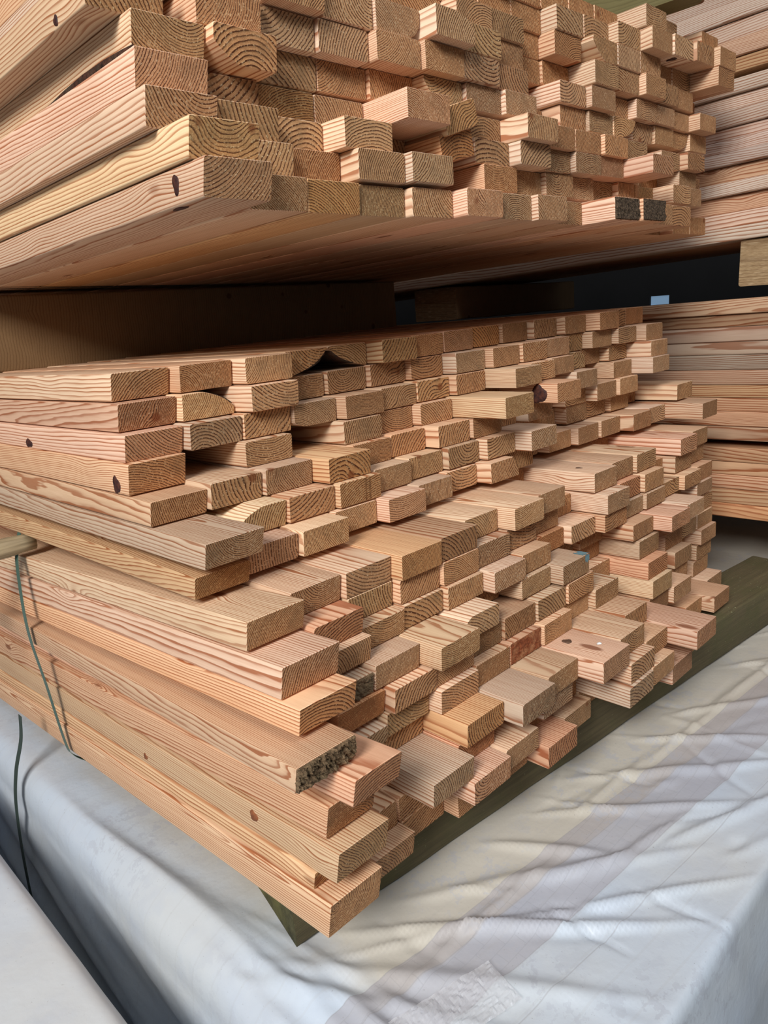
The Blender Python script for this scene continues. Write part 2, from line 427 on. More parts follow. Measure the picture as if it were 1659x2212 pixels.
# ---------------------------------------------------------------- bearers (cross timbers)
def bearer(name, x0, x1, y0, y1, z0, z1, mat, mats_end, label, yaw=0, r=.006, nose=0, group=None):
    """timber running along x; local origin at its near lower corner"""
    L_, D_, H_ = x1 - x0, y1 - y0, z1 - z0
    bm = bmesh.new(); pts = []
    for cx, cz, a0 in ((D_ - r, H_ - r, 0), (r, H_ - r, 90), (r, r, 180), (D_ - r, r, 270)):
        for i in range(3):
            a = math.radians(a0 + i * 45); pts.append((cx + r * math.cos(a), cz + r * math.sin(a)))
    n = 26; rings = []
    for j in range(n + 1):
        x = L_ * j / n; ring = []
        for (y, z) in pts:
            k = noise.noise(Vector((x * 6, y * 20, z * 20))) * .0025
            xx = x + (noise.noise(Vector((y * 60, z * 60, 3))) * .006 + (nose * (y / D_) * (1 - z / H_) if j == 0 else 0) if j in (0, n) else 0)
            ring.append(bm.verts.new((xx, y + k, z + k * .6)))
        rings.append(ring)
    for a, b in zip(rings, rings[1:]):
        for i in range(12): bm.faces.new((a[i], a[(i + 1) % 12], b[(i + 1) % 12], b[i]))
    for ring in (rings[0], rings[-1]):
        f = bm.faces.new(ring); f.material_index = 1
    me = finish(bm, name)
    for p in me.polygons: p.use_smooth = len(p.vertices) == 4
    me.set_sharp_from_angle(angle=math.radians(50))
    o = obj(name, me, (mat, mats_end)); o.location = (x0, y0, z0); o.rotation_euler.z = yaw
    return tag(o, label, 'timber bearer', group)
def mossy(name, dark):
    t = NT(name); co = t.n('ShaderNodeTexCoord').outputs['Object']
    v = t.vmul(co, (1.2, 26, 26)); a = t.noise(v, 3, 4, .65); b_ = t.noise(co, 9, 4, .65); f = t.noise(t.vmul(co, (6, 90, 90)), 4, 3, .6)
    c = t.mix(t.mapr(a, .3, .7, 0, 1), srgb(*dark), tuple(k * 1.9 for k in srgb(*dark)))
    c = t.mix(t.mapr(b_, .42, .66, 0, .75), c, srgb(80, 78, 46))
    c = t.mix(t.mapr(f, .6, .8, 0, .5), c, srgb(66, 60, 42))
    c = t.mix(t.mapr(t.noise(co, 190, 1, .5), .74, .79, 0, .7), c, srgb(170, 176, 130))
    t.l(c, t.bsdf.inputs['Base Color']); t.bsdf.inputs['Roughness'].default_value = .85
    b = t.n('ShaderNodeBump'); b.inputs['Distance'].default_value = .002; b.inputs['Strength'].default_value = .6
    t.l(f, b.inputs['Height']); t.l(b.outputs[0], t.bsdf.inputs['Normal'])
    return t.m
MOSS = mossy('mossy_green_timber', (76, 68, 46)); MOSSE = rough_mat('mossy_timber_end', srgb(92, 88, 62), srgb(48, 48, 34), 46, srgb(104, 100, 60), .004)
OLDW = wood('old_dusty_softwood', False, srgb(176, 146, 110), srgb(128, 98, 68), .55); OLDE = wood('old_dusty_end', True, srgb(186, 164, 128), srgb(140, 112, 80), .6)
GREENW = wood('green_treated_softwood', False, srgb(120, 118, 82), srgb(92, 88, 58), .5)
mb = bearer('mossy_bearer', .033, 1.80, -.036, .118, -.884, -.7715, MOSS, MOSSE, 'dark mossy green square bearer under the front ends of the lower stack', yaw=-math.radians(6.3), nose=.02)
mb.rotation_euler.y = -.014
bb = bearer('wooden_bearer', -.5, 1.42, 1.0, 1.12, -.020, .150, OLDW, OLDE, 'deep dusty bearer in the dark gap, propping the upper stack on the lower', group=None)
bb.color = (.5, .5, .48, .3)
bearer('wooden_bearer', -.5, 1.42, 2.35, 2.47, -.046, .110, OLDW, OLDE, 'further bearer deep in the dark gap, behind the front one')
bearer('wooden_bearer', 1.852, 2.75, -.115, .022, .050, .178, OLDW, OLDE, 'square bearer end lit at the right edge, between the two neighbouring packs')
bearer('wooden_bearer', 1.87, 2.75, 1.10, 1.32, .0, .125, OLDW, OLDE, 'shadowed square bearer far back between the two neighbouring packs')
bearer('wooden_bearer', 1.90, 2.75, 1.0, 1.1, -.80, -.69, OLDW, OLDE, 'low bearer in shadow under the neighbouring pack')
o = bearer('wooden_bearer', 1.32, 1.40, -.037, .7, .668, .75, GREENW, GREENW, 'greenish timber crossing above the top right corner of the upper stack')

# ---------------------------------------------------------------- the boards of the two stacks
# (column, x left, x right, z bottom, z top, y of the sawn end); row 0 of 'L' is its top row, row 0 of 'U' its bottom row
BOARDS = {
 ('L', 0): [(0, 0.0176, 0.1141, -0.0469, -0.0045, 0.242), (1, 0.1169, 0.2134, -0.0450, -0.0026, 0.216), (2, 0.2162, 0.3127, -0.0430, -0.0006, 0.182), (3, 0.3155, 0.4120, -0.0420, 0.0003, 0.205), (4, 0.4148, 0.5113, -0.0406, 0.0017, 0.208), (5, 0.5141, 0.6106, -0.0385, 0.0038, 0.168), (6, 0.6135, 0.7100, -0.0374, 0.0049, 0.185), (7, 0.7128, 0.8093, -0.0360, 0.0063, 0.186), (8, 0.8121, 0.9086, -0.0346, 0.0076, 0.190), (9, 0.9114, 1.0079, -0.0331, 0.0091, 0.183), (10, 1.0107, 1.1072, -0.0313, 0.0108, 0.166), (11, 1.1100, 1.2065, -0.0295, 0.0126, 0.145), (12, 1.2093, 1.3058, -0.0275, 0.0147, 0.109), (13, 1.3086, 1.4051, -0.0267, 0.0154, 0.143), (14, 1.4079, 1.5044, -0.0257, 0.0168, 0.144)],
 ('L', 1): [(0, 0.0102, 0.1067, -0.0907, -0.0484, 0.220), (1, 0.1095, 0.2060, -0.0889, -0.0469, 0.207), (2, 0.2088, 0.3053, -0.0865, -0.0446, 0.163), (3, 0.3081, 0.4046, -0.0859, -0.0442, 0.214), (4, 0.4074, 0.5039, -0.0842, -0.0426, 0.207), (5, 0.5067, 0.6032, -0.0824, -0.0410, 0.197), (6, 0.6060, 0.7025, -0.0806, -0.0394, 0.184), (7, 0.7053, 0.8018, -0.0784, -0.0373, 0.150), (8, 0.8047, 0.9012, -0.0765, -0.0356, 0.131), (9, 0.9040, 1.0005, -0.0748, -0.0340, 0.124), (10, 1.0033, 1.0998, -0.0733, -0.0326, 0.127), (11, 1.1026, 1.1991, -0.0722, -0.0317, 0.151), (12, 1.2019, 1.2984, -0.0701, -0.0298, 0.125), (13, 1.3012, 1.3977, -0.0682, -0.0280, 0.108), (14, 1.4005, 1.4970, -0.0680, -0.0262, 0.083)],
 ('L', 2): [(0, 0.0032, 0.0997, -0.1339, -0.0923, 0.199), (1, 0.1025, 0.1990, -0.1324, -0.0906, 0.184), (2, 0.2018, 0.2983, -0.1310, -0.0890, 0.183), (3, 0.3011, 0.3976, -0.1287, -0.0873, 0.178), (4, 0.4004, 0.4969, -0.1265, -0.0854, 0.155), (5, 0.4997, 0.5962, -0.1248, -0.0840, 0.164), (6, 0.5991, 0.6956, -0.1230, -0.0824, 0.163), (7, 0.6984, 0.7949, -0.1214, -0.0805, 0.146), (8, 0.7977, 0.8942, -0.1177, -0.0776, 0.070), (9, 0.8970, 0.9935, -0.1169, -0.0765, 0.099), (10, 0.9963, 1.0928, -0.1149, -0.0752, 0.111), (11, 1.0956, 1.1921, -0.1141, -0.0742, 0.139), (12, 1.1949, 1.2914, -0.1121, -0.0730, 0.155), (13, 1.2942, 1.3907, -0.1099, -0.0710, 0.131), (14, 1.3935, 1.4900, -0.1087, -0.0683, 0.065)],
 ('L', 3): [(0, 0.0000, 0.0965, -0.1834, -0.1345, 0.196), (2, 0.1893, 0.2858, -0.1748, -0.1327, 0.170), (4, 0.3880, 0.4845, -0.1707, -0.1288, 0.152), (5, 0.4873, 0.5838, -0.1690, -0.1273, 0.167), (6, 0.5866, 0.6831, -0.1668, -0.1251, 0.147), (7, 0.6859, 0.7824, -0.1624, -0.1209, 0.016), (9, 0.8845, 0.9810, -0.1588, -0.1175, 0.026), (11, 1.0831, 1.1796, -0.1563, -0.1152, 0.098), (13, 1.2817, 1.3782, -0.1527, -0.1119, 0.110), (14, 1.3810, 1.4775, -0.1497, -0.1091, 0.053)],
 ('L', 4): [(0, 0.0000, 0.0954, -0.2240, -0.1852, 0.145), (1, 0.0962, 0.1916, -0.2198, -0.1774, 0.136), (2, 0.1944, 0.2909, -0.2177, -0.1752, 0.130), (3, 0.2937, 0.3902, -0.2150, -0.1727, 0.090), (4, 0.3930, 0.4895, -0.2140, -0.1715, 0.137), (5, 0.4923, 0.5888, -0.2121, -0.1696, 0.140), (6, 0.5916, 0.6881, -0.2095, -0.1670, 0.108), (7, 0.6909, 0.7874, -0.2074, -0.1649, 0.101), (9, 0.8895, 0.9860, -0.2036, -0.1611, 0.104), (11, 1.0882, 1.1847, -0.2002, -0.1577, 0.133), (12, 1.1875, 1.2840, -0.1977, -0.1556, 0.103), (13, 1.2868, 1.3833, -0.1956, -0.1531, 0.094)],
 ('L', 5): [(0, 0.0000, 0.0965, -0.2633, -0.2245, 0.008), (1, 0.1054, 0.2019, -0.2627, -0.2202, 0.093), (2, 0.2047, 0.3012, -0.2607, -0.2182, 0.089), (3, 0.3040, 0.4005, -0.2586, -0.2161, 0.079), (4, 0.4033, 0.4998, -0.2570, -0.2145, 0.098), (5, 0.5026, 0.5991, -0.2553, -0.2128, 0.107), (6, 0.6019, 0.6984, -0.2531, -0.2106, 0.094), (7, 0.7012, 0.7977, -0.2508, -0.2083, 0.075), (8, 0.8005, 0.8970, -0.2482, -0.2057, 0.036), (11, 1.0985, 1.1950, -0.2442, -0.2017, 0.136), (12, 1.1978, 1.2943, -0.2424, -0.1999, 0.140), (13, 1.2971, 1.3936, -0.2402, -0.1977, 0.126), (15, 1.4957, 1.5922, -0.2347, -0.1922, 0.037)],
 ('L', 6): [(0, 0.0000, 0.0937, -0.3158, -0.2809, 0.049), (1, 0.0945, 0.1881, -0.3072, -0.2647, 0.052), (2, 0.1909, 0.2874, -0.3053, -0.2628, 0.044), (3, 0.2903, 0.3868, -0.3042, -0.2617, 0.081), (4, 0.3896, 0.4861, -0.3019, -0.2594, 0.053), (5, 0.4889, 0.5854, -0.3005, -0.2580, 0.073), (6, 0.5882, 0.6847, -0.2990, -0.2565, 0.091), (7, 0.6875, 0.7840, -0.2966, -0.2541, 0.057), (8, 0.7868, 0.8833, -0.2955, -0.2530, 0.089), (10, 0.9854, 1.0819, -0.2924, -0.2499, 0.113), (11, 1.0847, 1.1812, -0.2903, -0.2478, 0.095), (12, 1.1840, 1.2805, -0.2884, -0.2459, 0.089), (13, 1.2833, 1.3798, -0.2859, -0.2434, 0.054), (14, 1.3827, 1.4792, -0.2843, -0.2418, 0.062), (15, 1.4820, 1.5785, -0.2807, -0.2382, -0.039)],
 ('L', 7): [(0, 0.0000, 0.0965, -0.3595, -0.3164, -0.070), (1, 0.0985, 0.1950, -0.3603, -0.3178, -0.032), (2, 0.1978, 0.2943, -0.3587, -0.3162, -0.040), (3, 0.2971, 0.3936, -0.3567, -0.3142, -0.061), (4, 0.3964, 0.4929, -0.3553, -0.3128, -0.057), (5, 0.4957, 0.5922, -0.3543, -0.3118, -0.027), (6, 0.5950, 0.6915, -0.3521, -0.3096, -0.064), (7, 0.6943, 0.7908, -0.3508, -0.3083, -0.049), (9, 0.8929, 0.9894, -0.3476, -0.3051, -0.057), (10, 0.9922, 1.0887, -0.3463, -0.3038, -0.044), (11, 1.0916, 1.1881, -0.3446, -0.3021, -0.052), (13, 1.2902, 1.3867, -0.3413, -0.2988, -0.067), (14, 1.3895, 1.4860, -0.3400, -0.2975, -0.053)],
 ('L', 8): [(0, 0.0000, 0.0965, -0.4075, -0.3601, -0.137), (1, 0.1018, 0.1983, -0.4033, -0.3608, -0.074), (2, 0.2011, 0.2976, -0.4026, -0.3601, -0.036), (3, 0.3005, 0.3970, -0.4010, -0.3585, -0.050), (4, 0.3998, 0.4963, -0.3995, -0.3570, -0.056), (5, 0.4991, 0.5956, -0.3982, -0.3557, -0.052), (6, 0.5984, 0.6949, -0.3971, -0.3546, -0.043), (7, 0.6977, 0.7942, -0.3959, -0.3534, -0.030), (9, 0.8963, 0.9928, -0.3922, -0.3497, -0.086), (10, 0.9956, 1.0921, -0.3912, -0.3487, -0.061), (11, 1.0949, 1.1914, -0.3897, -0.3472, -0.071), (13, 1.2935, 1.3900, -0.3873, -0.3448, -0.053), (14, 1.3929, 1.4894, -0.3861, -0.3436, -0.043)],
 ('L', 9): [(0, 0.0000, 0.0965, -0.4481, -0.4081, -0.164), (1, 0.1034, 0.1999, -0.4457, -0.4045, -0.084), (2, 0.2027, 0.2992, -0.4448, -0.4038, -0.058), (3, 0.3020, 0.3985, -0.4434, -0.4027, -0.053), (4, 0.4014, 0.4979, -0.4421, -0.4014, -0.062), (5, 0.5007, 0.5972, -0.4399, -0.3998, -0.085), (6, 0.6000, 0.6965, -0.4383, -0.3988, -0.075), (7, 0.6993, 0.7958, -0.4377, -0.3983, -0.042), (8, 0.7986, 0.8951, -0.4362, -0.3968, -0.058), (9, 0.8979, 0.9944, -0.4336, -0.3952, -0.079), (10, 0.9972, 1.0937, -0.4322, -0.3943, -0.068), (11, 1.0965, 1.1930, -0.4303, -0.3930, -0.075), (12, 1.1958, 1.2923, -0.4293, -0.3920, -0.065), (13, 1.2951, 1.3916, -0.4282, -0.3906, -0.078), (14, 1.3944, 1.4909, -0.4303, -0.3896, -0.067)],
 ('L', 10): [(0, -0.0400, 0.0565, -0.4931, -0.4554, -0.198), (1, 0.0885, 0.1850, -0.4893, -0.4539, -0.097), (2, 0.1878, 0.2843, -0.4875, -0.4461, -0.100), (3, 0.2871, 0.3836, -0.4849, -0.4440, -0.142), (4, 0.3864, 0.4829, -0.4838, -0.4433, -0.107), (6, 0.5850, 0.6815, -0.4806, -0.4411, -0.083), (7, 0.6843, 0.7808, -0.4783, -0.4392, -0.109), (10, 0.9823, 1.0788, -0.4731, -0.4355, -0.101), (11, 1.0816, 1.1781, -0.4705, -0.4331, -0.143), (12, 1.1809, 1.2774, -0.4689, -0.4318, -0.135), (14, 1.3795, 1.4760, -0.4664, -0.4307, -0.075)],
 ('L', 11): [(0, 0.0240, 0.1085, -0.5365, -0.4937, -0.228), (1, 0.1093, 0.2054, -0.5331, -0.4910, -0.099), (2, 0.2082, 0.3047, -0.5313, -0.4893, -0.116), (3, 0.3075, 0.4040, -0.5299, -0.4879, -0.112), (4, 0.4068, 0.5033, -0.5287, -0.4868, -0.095), (5, 0.5061, 0.6026, -0.5272, -0.4853, -0.100), (6, 0.6054, 0.7019, -0.5256, -0.4838, -0.104), (7, 0.7047, 0.8012, -0.5241, -0.4822, -0.108), (10, 1.0027, 1.0992, -0.5201, -0.4780, -0.106), (14, 1.3999, 1.4964, -0.5153, -0.4729, -0.069)],
 ('L', 12): [(0, 0.0140, 0.1015, -0.6019, -0.5492, -0.182), (1, 0.1042, 0.2007, -0.5771, -0.5467, -0.104), (2, 0.2035, 0.3000, -0.5757, -0.5336, -0.100), (3, 0.3029, 0.3994, -0.5738, -0.5318, -0.123), (4, 0.4022, 0.4987, -0.5724, -0.5304, -0.115), (5, 0.5015, 0.5980, -0.5709, -0.5290, -0.114), (6, 0.6008, 0.6973, -0.5693, -0.5274, -0.120), (7, 0.7001, 0.7966, -0.5682, -0.5263, -0.098), (8, 0.7994, 0.8959, -0.5664, -0.5246, -0.113), (9, 0.8987, 0.9952, -0.5663, -0.5248, -0.039), (10, 0.9980, 1.0945, -0.5629, -0.5217, -0.130), (12, 1.1966, 1.2931, -0.5608, -0.5197, -0.077), (13, 1.2959, 1.3924, -0.5597, -0.5184, -0.071), (14, 1.3953, 1.4918, -0.5577, -0.5170, -0.073)],
 ('L', 13): [(0, 0.0080, 0.1005, -0.6560, -0.6051, -0.202), (2, 0.2053, 0.3018, -0.6198, -0.5773, -0.082), (3, 0.3046, 0.4011, -0.6165, -0.5740, -0.172), (4, 0.4039, 0.5004, -0.6142, -0.5717, -0.207), (5, 0.5032, 0.5997, -0.6129, -0.5704, -0.191), (6, 0.6025, 0.6990, -0.6103, -0.5678, -0.240), (7, 0.7018, 0.7983, -0.6091, -0.5666, -0.220), (8, 0.8012, 0.8977, -0.6083, -0.5658, -0.177), (10, 0.9998, 1.0963, -0.6057, -0.5633, -0.141), (12, 1.1984, 1.2949, -0.6031, -0.5609, -0.102), (14, 1.3970, 1.4935, -0.6002, -0.5581, -0.084)],
 ('L', 14): [(0, 0.0040, 0.0940, -0.6896, -0.6607, -0.149), (2, 0.2055, 0.3020, -0.6619, -0.6199, -0.186), (3, 0.3048, 0.4013, -0.6610, -0.6191, -0.151), (5, 0.5035, 0.6000, -0.6577, -0.6156, -0.180), (7, 0.7021, 0.7986, -0.6530, -0.6115, -0.242), (8, 0.8014, 0.8979, -0.6523, -0.6104, -0.222), (9, 0.9007, 0.9972, -0.6496, -0.6078, -0.282), (10, 1.0000, 1.0965, -0.6508, -0.6090, -0.134), (11, 1.0993, 1.1958, -0.6490, -0.6074, -0.145), (12, 1.1986, 1.2951, -0.6484, -0.6068, -0.093), (14, 1.3972, 1.4937, -0.6461, -0.6043, -0.073)],
 ('L', 15): [(0, 0.0000, 0.0965, -0.7501, -0.6902, -0.185), (3, 0.2924, 0.3889, -0.7044, -0.6624, -0.192), (4, 0.3917, 0.4882, -0.7030, -0.6611, -0.180), (7, 0.6896, 0.7861, -0.6968, -0.6555, -0.247), (8, 0.7889, 0.8854, -0.6952, -0.6536, -0.244), (14, 1.3848, 1.4813, -0.6885, -0.6482, -0.071)],
 ('L', 16): [(1, 0.0990, 0.1955, -0.7527, -0.7102, -0.151), (5, 0.4962, 0.5927, -0.7459, -0.7034, -0.194), (6, 0.5955, 0.6920, -0.7449, -0.7024, -0.165), (9, 0.8934, 0.9899, -0.7390, -0.6965, -0.238), (13, 1.2907, 1.3872, -0.7343, -0.6918, -0.166), (14, 1.3900, 1.4865, -0.7339, -0.6914, -0.108)],
 ('U', 0): [(0, 0.0211, 0.1176, 0.1946, 0.2371, -0.069), (1, 0.1204, 0.2169, 0.1928, 0.2353, -0.013), (2, 0.2197, 0.3162, 0.1924, 0.2349, -0.009), (3, 0.3190, 0.4155, 0.1920, 0.2345, -0.003), (4, 0.4184, 0.5149, 0.1922, 0.2347, -0.016), (5, 0.5177, 0.6142, 0.1928, 0.2353, -0.043), (6, 0.6170, 0.7135, 0.1923, 0.2348, -0.032), (7, 0.7163, 0.8128, 0.1924, 0.2349, -0.044), (8, 0.8156, 0.9121, 0.1914, 0.2339, -0.016), (9, 0.9149, 1.0114, 0.1932, 0.2357, -0.085), (10, 1.0142, 1.1107, 0.1933, 0.2358, -0.093), (11, 1.1135, 1.2100, 0.1922, 0.2347, -0.065), (12, 1.2128, 1.3093, 0.1919, 0.2344, -0.063)],
 ('U', 1): [(0, 0.0157, 0.1122, 0.2379, 0.2798, -0.058), (1, 0.1150, 0.2115, 0.2370, 0.2789, 0.003), (2, 0.2143, 0.3108, 0.2373, 0.2792, 0.022), (3, 0.3136, 0.4101, 0.2393, 0.2811, -0.013), (4, 0.4129, 0.5094, 0.2407, 0.2824, -0.025), (6, 0.6115, 0.7080, 0.2420, 0.2835, -0.007), (7, 0.7108, 0.8073, 0.2425, 0.2839, 0.009), (8, 0.8102, 0.9067, 0.2437, 0.2850, -0.000), (9, 0.9095, 1.0060, 0.2443, 0.2855, 0.012), (10, 1.0088, 1.1053, 0.2449, 0.2860, 0.023), (11, 1.1081, 1.2046, 0.2462, 0.2871, 0.011), (12, 1.2074, 1.3039, 0.2467, 0.2874, 0.026), (13, 1.3067, 1.4032, 0.2491, 0.2897, -0.021), (14, 1.4060, 1.5025, 0.2496, 0.2905, -0.005)],
 ('U', 2): [(0, -0.0008, 0.0957, 0.2788, 0.3199, -0.003), (1, 0.0985, 0.1950, 0.2794, 0.3202, 0.007), (2, 0.1978, 0.2943, 0.2793, 0.3198, 0.036), (3, 0.2971, 0.3936, 0.2815, 0.3216, -0.007), (4, 0.3964, 0.4929, 0.2804, 0.3200, 0.061), (5, 0.4957, 0.5922, 0.2832, 0.3227, -0.011), (6, 0.5950, 0.6915, 0.2840, 0.3230, -0.002), (7, 0.6944, 0.7909, 0.2856, 0.3241, -0.024), (8, 0.7937, 0.8902, 0.2859, 0.3240, -0.004), (9, 0.8930, 0.9895, 0.2871, 0.3248, -0.014), (10, 0.9923, 1.0888, 0.2879, 0.3252, -0.011), (11, 1.0916, 1.1881, 0.2907, 0.3276, -0.074), (14, 1.3895, 1.4860, 0.2914, 0.3268, 0.003), (15, 1.4888, 1.5853, 0.2909, 0.3263, 0.035)],
 ('U', 3): [(0, 0.0002, 0.0967, 0.3201, 0.3619, 0.010), (1, 0.0995, 0.1960, 0.3196, 0.3610, 0.045), (2, 0.1988, 0.2953, 0.3199, 0.3610, 0.051), (3, 0.2981, 0.3946, 0.3204, 0.3612, 0.053), (4, 0.3974, 0.4939, 0.3235, 0.3640, -0.036), (5, 0.4967, 0.5932, 0.3236, 0.3638, -0.020), (6, 0.5961, 0.6926, 0.3230, 0.3629, 0.016), (7, 0.6954, 0.7919, 0.3252, 0.3647, -0.039), (8, 0.7947, 0.8912, 0.3249, 0.3642, -0.014), (9, 0.8940, 0.9905, 0.3254, 0.3643, -0.013), (10, 0.9933, 1.0898, 0.3261, 0.3647, -0.020), (11, 1.0926, 1.1891, 0.3264, 0.3648, -0.014), (13, 1.2912, 1.3877, 0.3268, 0.3647, 0.002), (14, 1.3905, 1.4870, 0.3280, 0.3654, -0.016)],
 ('U', 4): [(0, 0.0085, 0.1050, 0.3623, 0.4040, 0.021), (1, 0.1078, 0.2043, 0.3642, 0.4057, 0.008), (2, 0.2071, 0.3036, 0.3644, 0.4058, 0.049), (3, 0.3064, 0.4029, 0.3659, 0.4070, 0.051), (4, 0.4057, 0.5022, 0.3675, 0.4084, 0.046), (5, 0.5050, 0.6015, 0.3697, 0.4103, 0.025), (6, 0.6043, 0.7008, 0.3713, 0.4117, 0.019), (7, 0.7037, 0.8002, 0.3731, 0.4129, 0.011), (8, 0.8030, 0.8995, 0.3730, 0.4126, 0.064), (9, 0.9023, 0.9988, 0.3756, 0.4155, 0.026), (10, 1.0016, 1.0981, 0.3774, 0.4167, 0.020), (11, 1.1009, 1.1974, 0.3789, 0.4180, 0.019), (12, 1.2002, 1.2967, 0.3801, 0.4189, 0.028), (13, 1.2995, 1.3960, 0.3818, 0.4203, 0.023), (14, 1.3988, 1.4953, 0.3830, 0.4213, 0.032), (15, 1.4981, 1.5946, 0.3847, 0.4243, 0.027)],
 ('U', 5): [(0, -0.0339, 0.0626, 0.4043, 0.4461, 0.032), (1, 0.0954, 0.1919, 0.4060, 0.4476, 0.018), (2, 0.1947, 0.2912, 0.4069, 0.4483, 0.032), (3, 0.2940, 0.3905, 0.4084, 0.4496, 0.028), (4, 0.3933, 0.4898, 0.4101, 0.4511, 0.014), (5, 0.4927, 0.5892, 0.4117, 0.4524, 0.008), (6, 0.5920, 0.6885, 0.4130, 0.4535, 0.011), (7, 0.6913, 0.7878, 0.4141, 0.4543, 0.020), (9, 0.8899, 0.9864, 0.4174, 0.4566, 0.018), (10, 0.9892, 1.0857, 0.4187, 0.4580, 0.007), (11, 1.0885, 1.1850, 0.4193, 0.4584, 0.031), (12, 1.1878, 1.2843, 0.4212, 0.4601, 0.013), (13, 1.2871, 1.3836, 0.4225, 0.4611, 0.016), (14, 1.3864, 1.4829, 0.4236, 0.4620, 0.025), (15, 1.4857, 1.5822, 0.4257, 0.4639, -0.001)],
 ('U', 6): [(0, 0.0000, 0.0965, 0.4485, 0.4890, 0.050), (1, 0.1000, 0.1965, 0.4500, 0.4908, 0.030), (2, 0.2000, 0.2965, 0.4515, 0.4926, 0.010), (3, 0.3021, 0.3986, 0.4514, 0.4933, 0.023), (4, 0.4014, 0.4979, 0.4529, 0.4950, 0.020), (5, 0.5007, 0.5972, 0.4553, 0.4974, -0.010), (6, 0.6000, 0.6965, 0.4561, 0.4986, 0.012), (7, 0.6994, 0.7959, 0.4568, 0.4993, 0.036), (10, 0.9973, 1.0938, 0.4622, 0.5047, 0.005), (11, 1.0966, 1.1931, 0.4635, 0.5060, 0.010), (12, 1.1959, 1.2924, 0.4654, 0.5079, -0.004), (13, 1.2952, 1.3917, 0.4664, 0.5089, 0.012), (14, 1.3945, 1.4910, 0.4676, 0.5101, 0.020)],
 ('U', 7): [(6, 0.5968, 0.6933, 0.4987, 0.5403, 0.027), (7, 0.6961, 0.7926, 0.5001, 0.5417, 0.031), (9, 0.8947, 0.9912, 0.5032, 0.5450, 0.032), (10, 0.9941, 1.0906, 0.5055, 0.5473, 0.007), (11, 1.0934, 1.1899, 0.5070, 0.5488, 0.007), (12, 1.1927, 1.2892, 0.5085, 0.5502, 0.008), (13, 1.2920, 1.3885, 0.5094, 0.5511, 0.029), (14, 1.3913, 1.4878, 0.5110, 0.5526, 0.028), (15, 1.4906, 1.5871, 0.5146, 0.5562, -0.039)],
 ('U', 8): [(9, 0.8975, 0.9940, 0.5457, 0.5873, 0.029), (10, 0.9968, 1.0933, 0.5472, 0.5888, 0.029), (11, 1.0961, 1.1926, 0.5493, 0.5910, 0.009), (12, 1.1954, 1.2919, 0.5516, 0.5933, -0.016), (13, 1.2947, 1.3912, 0.5532, 0.5949, -0.020), (14, 1.3940, 1.4905, 0.5549, 0.5966, -0.027), (15, 1.4934, 1.5899, 0.5568, 0.5984, -0.040)],
 ('U', 9): [(12, 1.1893, 1.2858, 0.5941, 0.6366, -0.004), (13, 1.2886, 1.3851, 0.5950, 0.6375, 0.017)],
}
